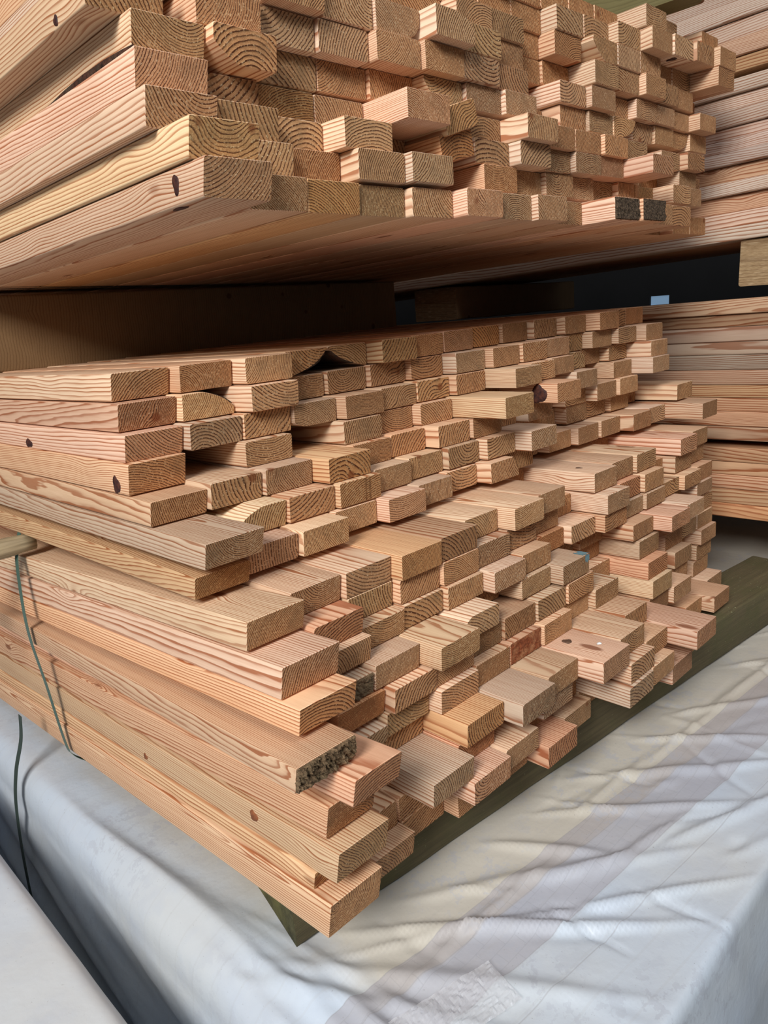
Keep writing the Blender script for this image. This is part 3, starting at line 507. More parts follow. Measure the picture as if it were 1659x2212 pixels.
HIDDEN = {
 ('L', 3): [(1, 0.0975, 0.1865, -0.1814, -0.1390, 0.379), (3, 0.2886, 0.3851, -0.1772, -0.1350, 0.363), (8, 0.7852, 0.8817, -0.1644, -0.1225, 0.176), (10, 0.9838, 1.0803, -0.1605, -0.1188, 0.169), (12, 1.1824, 1.2789, -0.1565, -0.1155, 0.185)],
 ('L', 4): [(8, 0.7902, 0.8867, -0.2070, -0.1645, 0.134), (10, 0.9889, 1.0854, -0.2037, -0.1612, 0.166), (14, 1.3861, 1.4826, -0.1957, -0.1532, 0.156)],
 ('L', 5): [(9, 0.8999, 0.9964, -0.2492, -0.2067, 0.143), (10, 0.9992, 1.0957, -0.2477, -0.2052, 0.166), (14, 1.3964, 1.4929, -0.2398, -0.1973, 0.156)],
 ('L', 6): [(9, 0.8861, 0.9826, -0.2956, -0.2531, 0.143)],
 ('L', 7): [(8, 0.7936, 0.8901, -0.3531, -0.3106, 0.119), (12, 1.1909, 1.2874, -0.3471, -0.3046, 0.125)],
 ('L', 8): [(8, 0.7970, 0.8935, -0.3958, -0.3533, -0.000), (12, 1.1942, 1.2907, -0.3899, -0.3474, -0.022)],
 ('L', 10): [(5, 0.4857, 0.5822, -0.4842, -0.4432, -0.032), (8, 0.7836, 0.8801, -0.4792, -0.4398, -0.012), (9, 0.8829, 0.9794, -0.4771, -0.4373, -0.028), (13, 1.2802, 1.3767, -0.4698, -0.4305, -0.035)],
 ('L', 11): [(8, 0.8040, 0.9005, -0.5248, -0.4833, -0.009), (9, 0.9034, 0.9999, -0.5233, -0.4819, -0.009), (11, 1.1020, 1.1985, -0.5197, -0.4783, -0.047), (12, 1.2013, 1.2978, -0.5183, -0.4770, -0.041), (13, 1.3006, 1.3971, -0.5170, -0.4756, -0.039)],
 ('L', 12): [(11, 1.0973, 1.1938, -0.5637, -0.5218, -0.047)],
 ('L', 13): [(1, 0.1060, 0.2025, -0.6227, -0.5802, -0.052), (9, 0.9005, 0.9970, -0.6105, -0.5680, -0.009), (11, 1.0991, 1.1956, -0.6066, -0.5643, -0.047), (13, 1.2977, 1.3942, -0.6034, -0.5609, -0.041)],
 ('L', 14): [(1, 0.1062, 0.2027, -0.6667, -0.6246, -0.052), (4, 0.4042, 0.5007, -0.6608, -0.6189, -0.121), (6, 0.6028, 0.6993, -0.6567, -0.6154, -0.150), (13, 1.2979, 1.3944, -0.6481, -0.6071, -0.041)],
 ('L', 15): [(1, 0.0975, 0.1903, -0.7099, -0.6674, -0.119), (2, 0.1931, 0.2896, -0.7082, -0.6661, -0.121), (5, 0.4910, 0.5875, -0.7030, -0.6611, -0.135), (6, 0.5903, 0.6868, -0.7013, -0.6592, -0.135), (9, 0.8882, 0.9847, -0.6970, -0.6551, -0.104), (10, 0.9875, 1.0840, -0.6953, -0.6535, -0.104), (11, 1.0869, 1.1834, -0.6944, -0.6527, -0.063), (12, 1.1862, 1.2827, -0.6928, -0.6511, -0.063), (13, 1.2855, 1.3820, -0.6915, -0.6500, -0.041)],
 ('L', 16): [(2, 0.1983, 0.2948, -0.7525, -0.7100, -0.121), (3, 0.2976, 0.3941, -0.7504, -0.7079, -0.150), (4, 0.3969, 0.4934, -0.7489, -0.7064, -0.150), (7, 0.6948, 0.7913, -0.7447, -0.7022, -0.135), (8, 0.7941, 0.8906, -0.7418, -0.6993, -0.208), (10, 0.9927, 1.0892, -0.7388, -0.6963, -0.208), (11, 1.0920, 1.1885, -0.7421, -0.6996, 0.050), (12, 1.1914, 1.2879, -0.7371, -0.6946, -0.136)],
 ('U', 0): [(13, 1.3121, 1.4086, 0.1882, 0.2307, 0.056), (14, 1.4114, 1.5079, 0.1890, 0.2315, 0.025), (15, 1.5107, 1.6072, 0.1887, 0.2312, 0.025)],
 ('U', 1): [(5, 0.5122, 0.6087, 0.2377, 0.2795, 0.091), (15, 1.5053, 1.6018, 0.2479, 0.2894, 0.065)],
 ('U', 2): [(12, 1.1909, 1.2874, 0.2876, 0.3240, 0.056), (13, 1.2902, 1.3867, 0.2880, 0.3245, 0.056)],
 ('U', 3): [(12, 1.1919, 1.2884, 0.3245, 0.3627, 0.058), (15, 1.4898, 1.5863, 0.3260, 0.3631, 0.065)],
 ('U', 5): [(8, 0.7906, 0.8871, 0.4122, 0.4526, 0.094)],
 ('U', 6): [(8, 0.7987, 0.8952, 0.4567, 0.4992, 0.066), (9, 0.8980, 0.9945, 0.4583, 0.5008, 0.062), (15, 1.4938, 1.5903, 0.4672, 0.5097, 0.058)],
 ('U', 7): [(0, 0.0010, 0.0975, 0.4887, 0.5294, 0.080), (1, 0.1003, 0.1968, 0.4899, 0.5309, 0.080), (2, 0.1996, 0.2961, 0.4917, 0.5330, 0.060), (3, 0.2989, 0.3954, 0.4930, 0.5347, 0.053), (4, 0.3982, 0.4947, 0.4945, 0.5362, 0.053), (5, 0.4975, 0.5940, 0.4959, 0.5376, 0.057), (8, 0.7954, 0.8919, 0.4999, 0.5418, 0.066)],
 ('U', 8): [(0, 0.0037, 0.1002, 0.5309, 0.5728, 0.050), (1, 0.1030, 0.1995, 0.5324, 0.5743, 0.050), (2, 0.2023, 0.2988, 0.5339, 0.5758, 0.050), (3, 0.3016, 0.3981, 0.5354, 0.5773, 0.050), (4, 0.4010, 0.4975, 0.5369, 0.5788, 0.050), (5, 0.5003, 0.5968, 0.5382, 0.5801, 0.057), (6, 0.5996, 0.6961, 0.5399, 0.5815, 0.061), (7, 0.6989, 0.7954, 0.5414, 0.5830, 0.061), (8, 0.7982, 0.8947, 0.5425, 0.5844, 0.062)],
 ('U', 9): [(0, -0.0024, 0.0941, 0.5734, 0.6156, 0.050), (1, 0.0969, 0.1934, 0.5749, 0.6171, 0.050), (2, 0.1962, 0.2927, 0.5764, 0.6187, 0.050), (3, 0.2956, 0.3921, 0.5779, 0.6203, 0.050), (4, 0.3949, 0.4914, 0.5794, 0.6218, 0.050), (5, 0.4942, 0.5907, 0.5809, 0.6234, 0.050), (6, 0.5935, 0.6900, 0.5824, 0.6249, 0.050), (7, 0.6928, 0.7893, 0.5840, 0.6265, 0.050), (8, 0.7921, 0.8886, 0.5852, 0.6277, 0.059), (9, 0.8914, 0.9879, 0.5870, 0.6293, 0.059), (10, 0.9907, 1.0872, 0.5885, 0.6308, 0.059), (11, 1.0900, 1.1865, 0.5900, 0.6324, 0.059), (14, 1.3880, 1.4845, 0.5949, 0.6374, 0.047), (15, 1.4873, 1.5838, 0.5978, 0.6403, 0.003)],
}

PALE, STRAW, PINK, ORANGE, BROWN, GREY, GREEN, RED = (1.1, 1.1, 1.08), (1.05, 1.02, .90), (1.04, .93, .91), (1.02, .88, .75), (.80, .70, .6), (.88, .9, .9), (.95, .96, .86), (.94, .74, .64)
LOOK = {  # (stack, row, column): (tint, words)
 ('L', 0, 0): ((1.0, .98, .92), 'coarse-ringed'), ('L', 0, 3): (STRAW, 'waney yellow-ended'), ('L', 0, 4): (STRAW, 'waney yellow-ended'), ('L', 0, 5): ((.95, .9, .72), 'cracked-end'),
 ('L', 0, 6): (ORANGE, 'orange resin-streaked'), ('L', 0, 7): (PINK, 'pinkish'), ('L', 0, 8): ((.95, .82, .6), 'amber'), ('L', 0, 9): (BROWN, 'dark brown'), ('L', 0, 13): (BROWN, 'brown'), ('L', 0, 14): ((.85, .66, .5), 'brown'),
 ('L', 1, 0): (PINK, 'pinkish'), ('L', 1, 1): (STRAW, 'waney yellow'), ('L', 1, 6): (ORANGE, 'orange'), ('L', 1, 7): (GREY, 'grey-ended'), ('L', 1, 11): (GREEN, 'mossy-ended'),
 ('L', 2, 0): (PINK, 'pinkish knotty'), ('L', 2, 6): (STRAW, 'half pale'), ('L', 2, 11): (GREEN, 'pale green-ended'), ('L', 2, 3): (GREY, 'greyish'),
 ('L', 3, 0): (ORANGE, 'orange knotty'), ('L', 3, 7): ((1.03, .98, .8), 'far-jutting pale'), ('L', 3, 9): ((1.02, .9, .78), 'big-knotted'), ('L', 3, 11): (GREY, 'grey'),
 ('L', 4, 0): (ORANGE, 'orange'), ('L', 4, 3): ((1, .9, .7), 'honey'), ('L', 4, 4): (ORANGE, 'orange'), ('L', 4, 5): (ORANGE, 'orange'),
 ('L', 5, 0): (GREY, 'greyish ridged'), ('L', 5, 1): (GREEN, 'waney greenish'), ('L', 5, 3): ((.95, .92, .8), 'split-ended'), ('L', 5, 5): (STRAW, 'pale'),
 ('L', 6, 0): ((.98, .86, .66), 'honey brown'), ('L', 6, 1): (PINK, 'pinkish brown'), ('L', 6, 2): (STRAW, 'yellow-banded'), ('L', 6, 4): (PINK, 'reddish'), ('L', 6, 5): (GREY, 'greyish'),
 ('L', 7, 0): ((1.04, 1, .9), 'pale'), ('L', 7, 3): ((.98, .86, .66), 'brown-ended'), ('L', 7, 4): (BROWN, 'brown'), ('L', 7, 9): (PALE, 'pale knotty'), ('L', 7, 13): (PINK, 'pinkish'),
 ('L', 8, 0): (PINK, 'pinkish'), ('L', 8, 1): (RED, 'reddish'), ('L', 8, 2): (STRAW, 'pith-centred pale'), ('L', 8, 10): (RED, 'reddish'), ('L', 8, 12): (GREEN, 'mossy-ended'),
 ('L', 9, 0): ((1.04, .86, .7), 'orange ringed'), ('L', 9, 7): ((.95, .7, .5), 'rusty-ended'), ('L', 9, 9): (ORANGE, 'orange'), ('L', 9, 12): (GREEN, 'mossy-ended'),
 ('L', 10, 0): ((1.0, .93, .82), 'grey torn-ended'), ('L', 10, 1): (GREY, 'mossy torn-ended'), ('L', 10, 3): (STRAW, 'pale jutting'), ('L', 10, 4): (PALE, 'whitish'), ('L', 10, 7): (GREY, 'blue-marked'), ('L', 10, 11): (PINK, 'ribbed pinkish'),
 ('L', 11, 0): ((1.0, .78, .68), 'reddish split-edged'), ('L', 11, 1): ((.98, .72, .5), 'orange-brown'), ('L', 11, 5): (BROWN, 'knot-topped brown'), ('L', 11, 9): (PALE, 'pale'),
 ('L', 12, 0): (ORANGE, 'orange'), ('L', 12, 2): (GREEN, 'greenish'), ('L', 12, 5): (RED, 'resin-red ended'), ('L', 12, 10): (RED, 'red-brown'), ('L', 12, 1): (GREY, 'greyish'),
 ('L', 13, 0): ((1.06, 1.0, .84), 'pale straw'), ('L', 13, 3): ((1.0, .84, .62), 'honey'), ('L', 13, 4): (GREY, 'greyish'), ('L', 13, 6): (PINK, 'round-knotted'), ('L', 13, 10): (GREEN, 'resin-marked'),
 ('L', 14, 0): ((1.04, .95, .76), 'yellowish'), ('L', 14, 2): (GREY, 'broad greyish'), ('L', 14, 10): (BROWN, 'dark-ended'), ('L', 14, 9): (PINK, 'pinkish'), ('L', 14, 3): (RED, 'reddish'),
 ('L', 15, 0): ((.98, .85, .72), 'brown-ended'), ('L', 15, 3): (PINK, 'pinkish'), ('L', 16, 1): (BROWN, 'grey-brown'), ('L', 16, 2): (RED, 'reddish'), ('L', 16, 5): (RED, 'reddish hairy-edged'), ('L', 16, 9): (PINK, 'pinkish'),
 ('U', 0, 0): ((1.0, .94, .9), 'pale knotty'), ('U', 0, 2): ((.95, .84, .6), 'honey'), ('U', 0, 3): (GREEN, 'greenish'), ('U', 0, 9): (PINK, 'pink tar-ended'), ('U', 0, 10): (ORANGE, 'tar-ended'), ('U', 0, 6): (GREY, 'greyish'), ('U', 0, 5): (PINK, 'pinkish'),
 ('U', 1, 0): ((1.0, .95, .76), 'straw'), ('U', 1, 3): ((.98, .93, .86), 'wavy-ringed'), ('U', 1, 4): (GREY, 'greyish'), ('U', 1, 2): (ORANGE, 'orange'), ('U', 1, 6): (ORANGE, 'wavy orange'), ('U', 1, 12): ((.9, .8, .6), 'tan'),
 ('U', 2, 0): ((.98, .93, .9), 'pinkish grey'), ('U', 2, 1): (GREEN, 'greenish'), ('U', 2, 5): ((.8, .62, .45), 'cupped dark'), ('U', 2, 7): (GREY, 'pale grey'), ('U', 2, 10): (PINK, 'pinkish'), ('U', 2, 9): (GREY, 'grey'), ('U', 2, 11): (PINK, 'long pink'),
 ('U', 3, 0): (PINK, 'pinkish'), ('U', 3, 1): (GREY, 'grey-brown'), ('U', 3, 4): (PINK, 'far-jutting pink'), ('U', 3, 5): ((.95, .85, .66), 'rolled'), ('U', 3, 2): ((.85, .8, .62), 'cracked'),
 ('U', 4, 0): (STRAW, 'bark-edged yellow'), ('U', 4, 1): (ORANGE, 'waney orange'), ('U', 4, 5): (GREEN, 'waney greenish'), ('U', 4, 11): (STRAW, 'waney pale'), ('U', 4, 13): (STRAW, 'pale straw'), ('U', 4, 14): (STRAW, 'waney straw'),
 ('U', 5, 0): ((1.04, .98, .86), 'pale knotty'), ('U', 5, 2): (GREY, 'greyish'), ('U', 6, 5): (PALE, 'pale waney'), ('U', 6, 6): (STRAW, 'pale'), ('U', 7, 9): (BROWN, 'dark protruding'), ('U', 7, 15): (BROWN, 'brown'),
}
WANE = {('L', 0, 3): ('br', .85, .98, .22), ('L', 0, 4): ('bl', .98, .97, .22), ('L', 1, 1): ('tr', .60, .72, .18), ('L', 5, 1): ('tl', .52, .75, .22), ('L', 10, 4): ('tl', .22, .6, .3),
        ('U', 4, 1): ('bl', .38, .55, .1), ('U', 4, 5): ('bl', .72, .85, .3), ('U', 4, 11): ('br', .62, .85, .3), ('U', 4, 14): ('br', .5, .8, .35), ('U', 6, 5): ('tr', .5, .5, .3), ('U', 6, 4): ('br', .26, .6, .3),
        ('U', 7, 10): ('bl', .5, .75, .1), ('L', 2, 3): ('bl', .3, .25, .3), ('L', 6, 7): ('tr', .2, .8, .0), ('L', 2, 11): ('tr', .3, .4, .3), ('U', 3, 3): None}
NUM = ['first', 'second', 'third', 'fourth', 'fifth', 'sixth', 'seventh', 'eighth', 'ninth', 'tenth', 'eleventh', 'twelfth', 'thirteenth', 'fourteenth', 'fifteenth', 'sixteenth', 'seventeenth']
SL = {'L': -.0186, 'U': -.030}
made = {}
for (st, row), lst in BOARDS.items():
    for n_in_row, (c, xl, xr, zb, zt, ye) in enumerate(lst):
        key = (st, row, c)
        tint, words = LOOK.get(key, (None, ''))
        rr = random.Random(hash((row * 31 + c * 7 + (5 if st == 'U' else 0))) * 977 + 13)
        if tint is None:
            g = rr.choice(((1, 1, 1), (1.02, .96, .9), (.97, .93, .85), (1.0, .9, .8), (.92, .9, .84), (1.03, .98, .9)))
            k = rr.uniform(.92, 1.04); tint = tuple(v * k for v in g)
        slant = .30 * math.exp(-c / 2.0)
        kw = dict(slant=slant, r=rr.choice((.0012, .0018, .0025, .004)), wane=WANE.get(key)); zsl = SL[st]
        if st == 'L' and c == 0:
            zsl = -.078 if row >= 7 else -.0186
            if xl: kw['xoff'] = -xl + (.004 if xl > 0 else -.010)
        if st == 'U' and c == 0 and row == 5: kw['xoff'] = 0
        if key == ('U', 3, 5): kw['twist'] = .30
        if key == ('U', 2, 5): kw['twist'] = .22
        W_, T_ = xr - xl, zt - zb
        if key[0] == 'U' and c == 5 and row in (2, 3): W_ -= .012
        me, me_end = board_parts(W_, T_, 1.7 if key == ('L', 15, 0) else LEN, **kw)
        o = bpy.data.objects.new('softwood_board', None); COL.objects.link(o); o.empty_display_size = .05
        o.location = (xl, ye, zb); o.rotation_euler.x = math.atan(zsl)
        seed = rr.random()
        plank = obj('plank', me, (WF,), o); plank.color = (*tint, seed)
        cut = obj('sawn_end', me_end, (WE,), o); cut.color = (*tint, seed)
        nb = [b[5] for b in lst if abs(b[0] - c) == 1]
        rel = 'jutting out' if nb and ye < min(nb) - .03 else 'set back' if nb and ye > max(nb) + .03 else ''
        where = ('row %s of lower stack' % (NUM[row] + ' from top') if st == 'L' else 'row %s of upper stack' % (NUM[row] + ' from bottom'))
        where = '%s row from %s of %s stack' % (NUM[row], 'top' if st == 'L' else 'bottom', 'lower' if st == 'L' else 'upper')
        pos = '%s board from near left corner' % NUM[n_in_row]
        lab = ((words or rel or 'plain') + ' ' + pos + ', ' + where)
        tag(o, lab, 'board', 'sawn boards of the lower stack' if st == 'L' else 'sawn boards of the upper stack')
        made[key] = (o, W_, T_, slant, 0)

def P_(key): return made[key]
def knot_on(key, face, y, z_or_x, ra, rb, label=None, mat=None):
    o, W_, T_, sl, zs = made[key]
    yl = y - o.location.y
    if face == 'x': return knot_disc(o, (kwx(key, yl), yl, z_or_x * T_ + zs * yl), 'x', ra, rb, mat, label)
    if face == 'z': return knot_disc(o, (z_or_x * W_, yl, T_ + zs * yl), 'z', ra, rb, mat, label)
    return knot_disc(o, (z_or_x * W_, yl, zs * yl), '-z', ra, rb, mat, label)
def kwx(key, yl):
    xl = made[key][0].location.x
    return (-xl + (.004 if xl > 0 else -.010)) * (1 - math.exp(-yl / .9)) if key[0] == 'L' and key[2] == 0 and xl else 0
knot_on(('U', 0, 0), 'x', -.004, .55, .007, .012, 'small split dark knot')
knot_on(('U', 0, 0), '-z', .01, .10, .016, .006)
knot_on(('U', 5, 0), 'x', .12, .2, .006, .006)
knot_on(('L', 2, 0), 'x', .59, .22, .016, .008)
knot_on(('L', 3, 0), 'x', .245, .28, .012, .014, 'dark loose knot')
knot_on(('L', 3, 9), 'x', .072, .45, .020, .020, 'large black-purple knot')
knot_on(('L', 13, 0), 'x', .33, .3, .007, .006, None, KNOTB)
knot_on(('L', 13, 0), 'x', -.01, .6, .010, .009, 'brown intergrown knot', KNOTB)
knot_on(('L', 13, 6), 'z', -.142, .42, .010, .009, None, KNOTG)
knot_on(('L', 7, 9), 'z', .003, .40, .008, .006, None, KNOTG)
knot_on(('L', 11, 5), 'z', -.025, .55, .008, .007, None, KNOTG)
knot_on(('U', 8, 13), '-z', .0, .3, .012, .010)

# torn, blackened, resin-stained and painted ends
for key, mat, dep, nm in ((('L', 10, 0), TORN, .009, 'torn_end'), (('L', 10, 1), TORN, .006, 'torn_end'), (('U', 0, 9), TAR, .006, 'blackened_end'), (('U', 0, 10), TAR, .005, 'blackened_end'), (('L', 12, 5), RESIN, .0025, 'resin_end')):
    o, W_, T_, sl, zs = P_(key)
    e = torn_end(o, W_, T_, sl, mat, dep, nm)
    e['label'] = {'torn_end': 'ragged grey torn end grain', 'blackened_end': 'black crusted end', 'resin_end': 'smooth red-brown resinous end'}[nm]
# bark strips along waney edges
def bark_strip(key, length, th=.004):
    o, W_, T_, sl, zs = P_(key); wn = WANE[key]
    pts = section(W_, T_, .003, wn)
    q = [p for p in pts]
    # the arc vertices are those off all four faces
    arc = [p for p in q if .0035 < p[0] < W_ - .0035 and .0035 < p[1] < T_ - .0035]
    if len(arc) < 3: return
    cx, cz = (W_ if 'r' in wn[0] else 0), (T_ if 't' in wn[0] else 0)
    bm = bmesh.new(); rings = []
    for j, y in enumerate((.0005, .01, .05, .15, .4, .8, length)):
        ring = []
        for (x, z) in arc:
            d = Vector((cx - x, cz - z)); d = d.normalized() if d.length > 1e-6 else Vector((0, 1))
            k = th * (.6 + .5 * noise.noise(Vector((x * 200, y * 12, z * 200))))
            ring.append((bm.verts.new((x - d.x * .0005, y + sl * (T_ - z) * max(0, 1 - y / .12), z - d.y * .0005 + zs * y)), bm.verts.new((x + d.x * k, y + sl * (T_ - z) * max(0, 1 - y / .12), z + d.y * k + zs * y))))
        rings.append(ring)
    for a, b in zip(rings, rings[1:]):
        for i in range(len(a) - 1):
            bm.faces.new((a[i][1], a[i + 1][1], b[i + 1][1], b[i][1]))
        bm.faces.new((a[0][0], a[0][1], b[0][1], b[0][0])); bm.faces.new((a[-1][0], a[-1][1], b[-1][1], b[-1][0]))
    for i in range(len(arc) - 1): bm.faces.new((rings[0][i][0], rings[0][i + 1][0], rings[0][i + 1][1], rings[0][i][1]))
    e = obj('bark', finish(bm, 'bark', True), (BARK,), o); e['label'] = 'dark brown bark along the waney edge'
bark_strip(('L', 0, 3), 2.0, .006); bark_strip(('L', 0, 4), 2.0, .006); bark_strip(('L', 1, 1), 1.5, .0025)
# bark wedge along the lower left edge of the yellow board, third of the upper stack's left side
o, W_, T_, sl, zs = P_(('U', 4, 0))
bm = bmesh.new(); rings = []
for y in (.004, .03, .08, .14, .2, .27):
    hgt = .011 * math.sin(math.pi * min(1, (y + .06) / .36)) * (1 + .3 * noise.noise(Vector((y * 60, 1, 1))))
    z0 = zs * y
    rings.append([bm.verts.new(v) for v in ((.0005, y, z0 + .0006), (-.0014, y, z0 + .0008), (-.0018, y, z0 + hgt * .5), (-.0008, y, z0 + hgt))])
for a, b in zip(rings, rings[1:]):
    for i in range(3): bm.faces.new((a[i], a[i + 1], b[i + 1], b[i]))
bm.faces.new(rings[0])
e = obj('bark', finish(bm, 'bark', True), (BARK,), o); e['label'] = 'dark bark wedge along lower edge'
# pocket split in one end
o, W_, T_, sl, zs = P_(('L', 5, 3))
bm = bmesh.new()
for x0, x1, m in ((.60, .625, 0), (.70, .722, 0)):
    n = 10; L_ = []; R_ = []
    for i in range(n + 1):
        z = T_ * (.03 + .94 * i / n); wob = noise.noise(Vector((i * .6, x0 * 50, 0))) * .0012
        L_.append(bm.verts.new((x0 * W_ + wob, sl * (T_ - z) - .0007, z))); R_.append(bm.verts.new((x1 * W_ + wob * .5, sl * (T_ - z) - .0009, z)))
    for i in range(n): bm.faces.new((L_[i], R_[i], R_[i + 1], L_[i + 1]))
e = obj('split', finish(bm, 'split'), (CRACK,), o); e['label'] = 'two dark splits across the end'
# blue paint on a corner
o, W_, T_, sl, zs = P_(('L', 10, 7))
bm = bmesh.new(); g = [[bm.verts.new((W_ * (.80 + .20 * i / 6) + .0006 * (i == 6), .0006 + .022 * j / 4 + .004 * math.sin(i * 1.7), T_ + .0007)) for j in range(5)] for i in range(7)]
for a, b in zip(g, g[1:]):
    for j in range(4): bm.faces.new((a[j], b[j], b[j + 1], a[j + 1]))
g2 = [[bm.verts.new((W_ * (.84 + .16 * i / 5), sl * (T_ - z) - .0006, z)) for z in (T_ * .62 + .003 * math.sin(i * 2), T_ * .8, T_ - .001)] for i in range(6)]
for a, b in zip(g2, g2[1:]):
    for j in range(2): bm.faces.new((a[j], b[j], b[j + 1], a[j + 1]))
e = obj('paint_mark', finish(bm, 'paint_mark'), (BLUE,), o); e['label'] = 'blue paint smear on corner'
# fleck of white on the round-knotted board
o, W_, T_, sl, zs = P_(('L', 13, 6))
t = NT('white_fleck'); t.bsdf.inputs['Base Color'].default_value = (.85, .86, .84, 1)
bm = bmesh.new(); c0 = bm.verts.new((.064, .045, T_ + .003))
rg = [bm.verts.new((.064 + (.006 + .002 * math.sin(i * 2.3)) * math.cos(i * math.pi / 4), .045 + (.004 + .001 * math.sin(i * 1.3)) * math.sin(i * math.pi / 4), T_ + .0006)) for i in range(8)]
for i in range(8): bm.faces.new((c0, rg[i], rg[(i + 1) % 8]))
tag(obj('paper_scrap', finish(bm, 'paper_scrap'), (t.m,)), 'tiny white scrap lying on the round-knotted board top', 'scrap').location = o.location

# boards of the stacks whose ends hardly show: one object
bm = bmesh.new()
for (st, row), lst in HIDDEN.items():
    for (c, xl, xr, zb, zt, ye) in lst:
        board_mesh(bm, xr - xl, zt - zb, LEN - .2, M0=Matrix.Translation((xl, ye, zb)) @ Matrix.Rotation(math.atan(SL[st]), 4, 'X'))
me = finish(bm, 'recessed_boards')
for p in me.polygons: p.use_smooth = len(p.vertices) == 4
me.set_sharp_from_angle(angle=math.radians(38))
o = obj('recessed_boards', me, (WF, WE)); o.color = (.92, .82, .7, .37)
tag(o, 'remaining softwood boards set far back between the others in both stacks', 'boards', None, 'stuff')

# ---------------------------------------------------------------- neighbouring packs on the right, seen from their long side
def side_board(z0, z1, xo, y0, label, tint, group, wd=.0965):
    sl_ = -.04 if z0 > .1 else -.0186
    me = board_me(wd, z1 - z0, 4.6, r=.004)
    o = obj('softwood_board', me, (WF, WE)); o.location = (1.85 + xo, y0, z0 + sl_ * y0); o.rotation_euler.x = math.atan(sl_); o.color = (*tint, R3.random())
    return tag(o, label, 'board', group)
nz = [.016, -.027, -.064, -.107, -.145, -.190, -.235, -.274, -.316, -.361, -.405]
offs = [.0, .012, -.002, .0, .0, .0, .004, .006, .0, .004, .0]
tn = [(.8, .76, .7), (.62, .52, .42), (.76, .72, .72), (.74, .74, .76), (.62, .68, .72), (.78, .7, .66), (.84, .68, .5), (.86, .72, .6), (.86, .70, .58), (.86, .74, .66)]
for i in range(10):
    side_board(nz[i + 1] + .0006, nz[i], offs[i], -1.5, '%s board down the side of the lower neighbouring pack, above its dark gap' % NUM[i], tn[i], 'boards of the lower neighbouring pack')
nz = [-.426, -.472, -.513, -.557, -.605, -.650]
for i in range(5):
    side_board(nz[i + 1] + .0006, nz[i], (.0, .003, .0, .002, .0)[i], -1.5, '%s board below the dark gap in the lower neighbouring pack' % NUM[i], [(.95, .78, .62), (.95, .78, .62), (.95, .78, .66), (1, .84, .66), (1.02, .74, .52)][i], 'boards of the lower neighbouring pack')
zs_ = [.180, .219, .260, .306, .342, .386, .420, .454, .487, .531, .567, .605]
of = [-.012, .004, .012, -.012, .010, -.014, -.002, .010, -.004, .008, -.010]
for i in range(11):
    side_board(zs_[i], zs_[i + 1] - .0008, of[i], -1.5, '%s board up the pale side of the upper neighbouring pack' % NUM[i], [(1.0, 1.12, 1.24), (.98, 1.0, 1.08), (.86, .74, .66), (.84, .92, 1.04), (.8, .70, .62), (.86, .92, 1.06), (.84, .9, 1.04), (.86, .88, 1.0), (.84, .9, 1.02), (.84, .88, .98), (.84, .92, 1.02)][i], 'boards of the upper neighbouring pack')  # lowest tints raised to put the aisle light into the board colour
zs_ = [.622, .660, .704, .750, .792, .835, .88]
for i in range(6):
    side_board(zs_[i], zs_[i + 1] - .0008, (.006, -.006, .004, -.01, .006, -.004)[i], -1.5, '%s board up the topmost neighbouring pack, beyond the black gap' % NUM[i], [(.78, .68, .5), (.86, .76, .72), (.86, .9, 1.0), (.84, .9, 1.02), (.84, .92, 1.04), (.86, .9, 1.0)][i], 'boards of the topmost neighbouring pack')
# cores of those packs, rows behind the side course
bm = bmesh.new()
for z0, z1 in ((-.65, -.43), (-.40, .01), (.185, .60), (.626, .875)):
    n = max(1, round((z1 - z0) / .0435)); h = (z1 - z0) / n
    for k in range(n):
        for c in range(1, 8): board_mesh(bm, .0955, h - .001, 4.5, M0=Matrix.Translation((1.86 + c * .0985, -1.46, z0 + k * h - (-.04 if z0 > .1 else -.0186) * 1.46 * -1 * -1)) @ Matrix.Rotation(math.atan(-.04 if z0 > .1 else -.0186), 4, 'X'))
o = obj('inner_boards', finish(bm, 'inner_boards'), (WF, WE)); o.color = (.9, .84, .76, .61)
tag(o, 'further boards filling the neighbouring packs behind their pale side faces', 'boards', None, 'stuff')

# ---------------------------------------------------------------- spacer lath, straps
bm = bmesh.new()
pts = [(.012 * math.cos(a) * 1.2, .021 * math.sin(a)) for a in [2 * math.pi * i / 12 for i in range(12)]]
rings = []
for j in range(15):
    x = -.34 + .36 * j / 14; ring = [bm.verts.new((x, p[0] + noise.noise(Vector((x * 8, p[1] * 60, 0))) * .002, p[1] * (1 - .12 * (j > 12)) + noise.noise(Vector((x * 12, 5, 0))) * .002)) for p in pts]
    rings.append(ring)
for a, b in zip(rings, rings[1:]):
    for i in range(12): bm.faces.new((a[i], a[(i + 1) % 12], b[(i + 1) % 12], b[i]))
bm.faces.new(rings[0]); bm.faces.new(rings[-1])
t = NT('weathered_lath'); co = t.n('ShaderNodeTexCoord').outputs['Object']
c = t.mix(t.mapr(t.noise(t.vmul(co, (6, 120, 120)), 1, 3, .6), .3, .7, 0, 1), srgb(176, 160, 128), srgb(118, 104, 78)); t.l(c, t.bsdf.inputs['Base Color'])
o = tag(obj('spacer_lath', finish(bm, 'spacer_lath', True), (t.m,)), 'weathered round spacer lath poking out left between two board rows', 'spacer lath'); o.location = (0, .72, -.347)

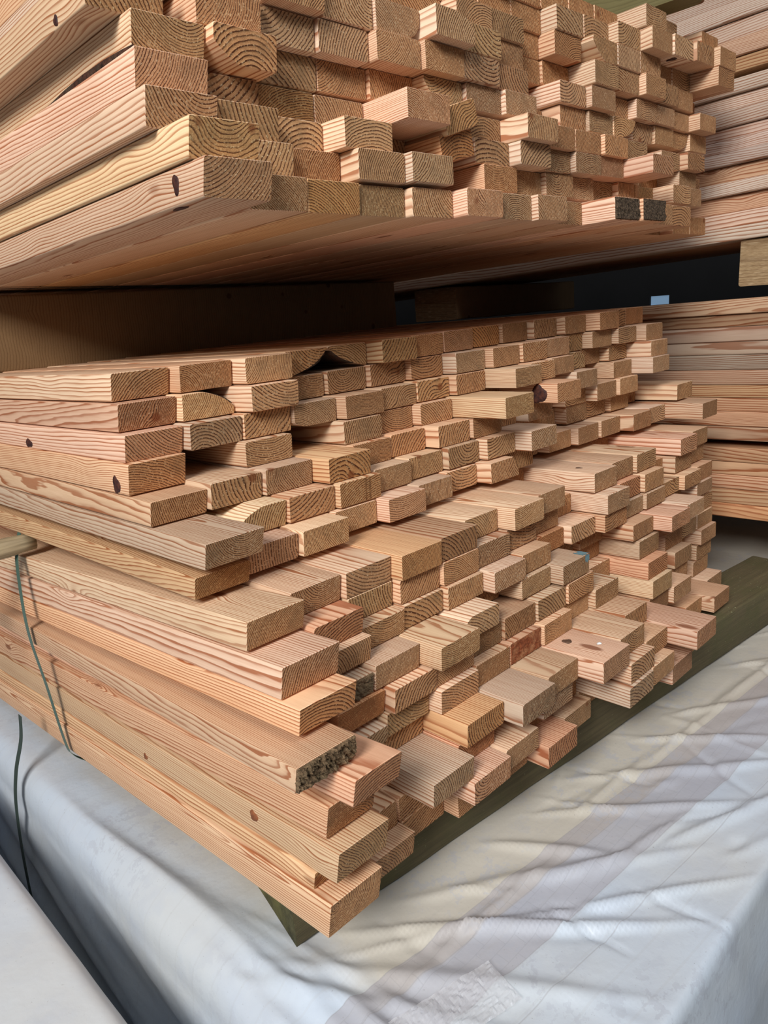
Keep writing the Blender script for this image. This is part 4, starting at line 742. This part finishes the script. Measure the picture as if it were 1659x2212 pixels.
def ribbon(name, pts, wdt, th, mat, label, cat, wd=(0, 1, 0)):
    """flat band through 3-D points, Catmull-Rom smoothed"""
    P = [Vector(p) for p in pts]; Q = []
    for i in range(len(P) - 1):
        a, b, c, d = P[max(0, i - 1)], P[i], P[i + 1], P[min(len(P) - 1, i + 2)]
        for k in range(8):
            s = k / 8; Q.append(.5 * ((2 * b) + (c - a) * s + (2 * a - 5 * b + 4 * c - d) * s * s + (3 * b - a - 3 * c + d) * s ** 3))
    Q.append(P[-1]); bm = bmesh.new(); rings = []
    for i, q in enumerate(Q):
        tg = (Q[min(i + 1, len(Q) - 1)] - Q[max(i - 1, 0)]).normalized()
        sd = Vector(wd); sd = (sd - tg * sd.dot(tg)).normalized(); nn = tg.cross(sd)
        rings.append([bm.verts.new(q + sd * wdt * a + nn * th * b) for a, b in ((-.5, -.5), (.5, -.5), (.5, .5), (-.5, .5))])
    for a, b in zip(rings, rings[1:]):
        for i in range(4): bm.faces.new((a[i], a[(i + 1) % 4], b[(i + 1) % 4], b[i]))
    bm.faces.new(rings[0]); bm.faces.new(rings[-1])
    return tag(obj(name, finish(bm, name), (mat,)), label, cat)
# crumpled clear tape on the wrapped pack near the front
t = NT('clear_tape'); t.bsdf.inputs['Base Color'].default_value = (.86, .87, .9, 1); t.bsdf.inputs['Roughness'].default_value = .06; t.bsdf.inputs['Alpha'].default_value = .32
t.bsdf.inputs['Specular IOR Level'].default_value = .9
bm = bmesh.new(); g = []
for i in range(61):
    row = []
    for j in range(25):
        x = i / 60 * .20; y = j / 24 * .075; p = Vector((x * 60, y * 60, 3))
        row.append(bm.verts.new((x + noise.noise(p) * .002, y, .0035 + .0042 * abs(noise.noise(p)) + .0026 * abs(noise.noise(p * 2.3)))))
    g.append(row)
for a, b in zip(g, g[1:]):
    for j in range(24): bm.faces.new((a[j], b[j], b[j + 1], a[j + 1]))
o = tag(obj('clear_tape', finish(bm, 'clear_tape', False), (t.m,)), 'crumpled shiny clear tape on the white wrapped pack, at the bottom edge', 'tape'); o.location = (-.01, -.30, -.878); o.rotation_euler.z = -.25
t = NT('green_band'); t.bsdf.inputs['Base Color'].default_value = (*srgb(74, 98, 86), 1); t.bsdf.inputs['Roughness'].default_value = .4; GB = t.m
t = NT('dark_green_band'); t.bsdf.inputs['Base Color'].default_value = (*srgb(46, 60, 52), 1); t.bsdf.inputs['Roughness'].default_value = .45; GB2 = t.m
t = NT('black_band'); t.bsdf.inputs['Base Color'].default_value = (*srgb(16, 16, 18), 1); BB = t.m
ribbon('strapping_band', [(.03, .745, -.300), (.016, .75, -.306), (.001, .74, -.328), (-.011, .73, -.353), (-.023, .72, -.397), (-.031, .71, -.524), (-.021, .70, -.652), (-.011, .69, -.786), (-.004, .68, -.818), (.02, .67, -.842)],
       .016, .001, GB, 'slack green plastic strap bowed down the left side of the lower stack', 'strap')
ribbon('strapping_band', [(-.057, .80, -.744), (-.066, .80, -.80), (-.090, .80, -.87), (-.108, .79, -.95), (-.120, .78, -1.1), (-.125, .77, -1.3), (-.128, .76, -1.6)], .018, .001, GB2, 'dark green strap hanging down into the gap beside the wrapped pack', 'strap')
ribbon('strapping_band', [(-.03, .93, .16), (.13, .945, .1605), (.8, 1.06, .161), (1.47, 1.20, .164)], .012, .001, BB, 'thin black strap under the upper stack in the dark gap', 'strap')
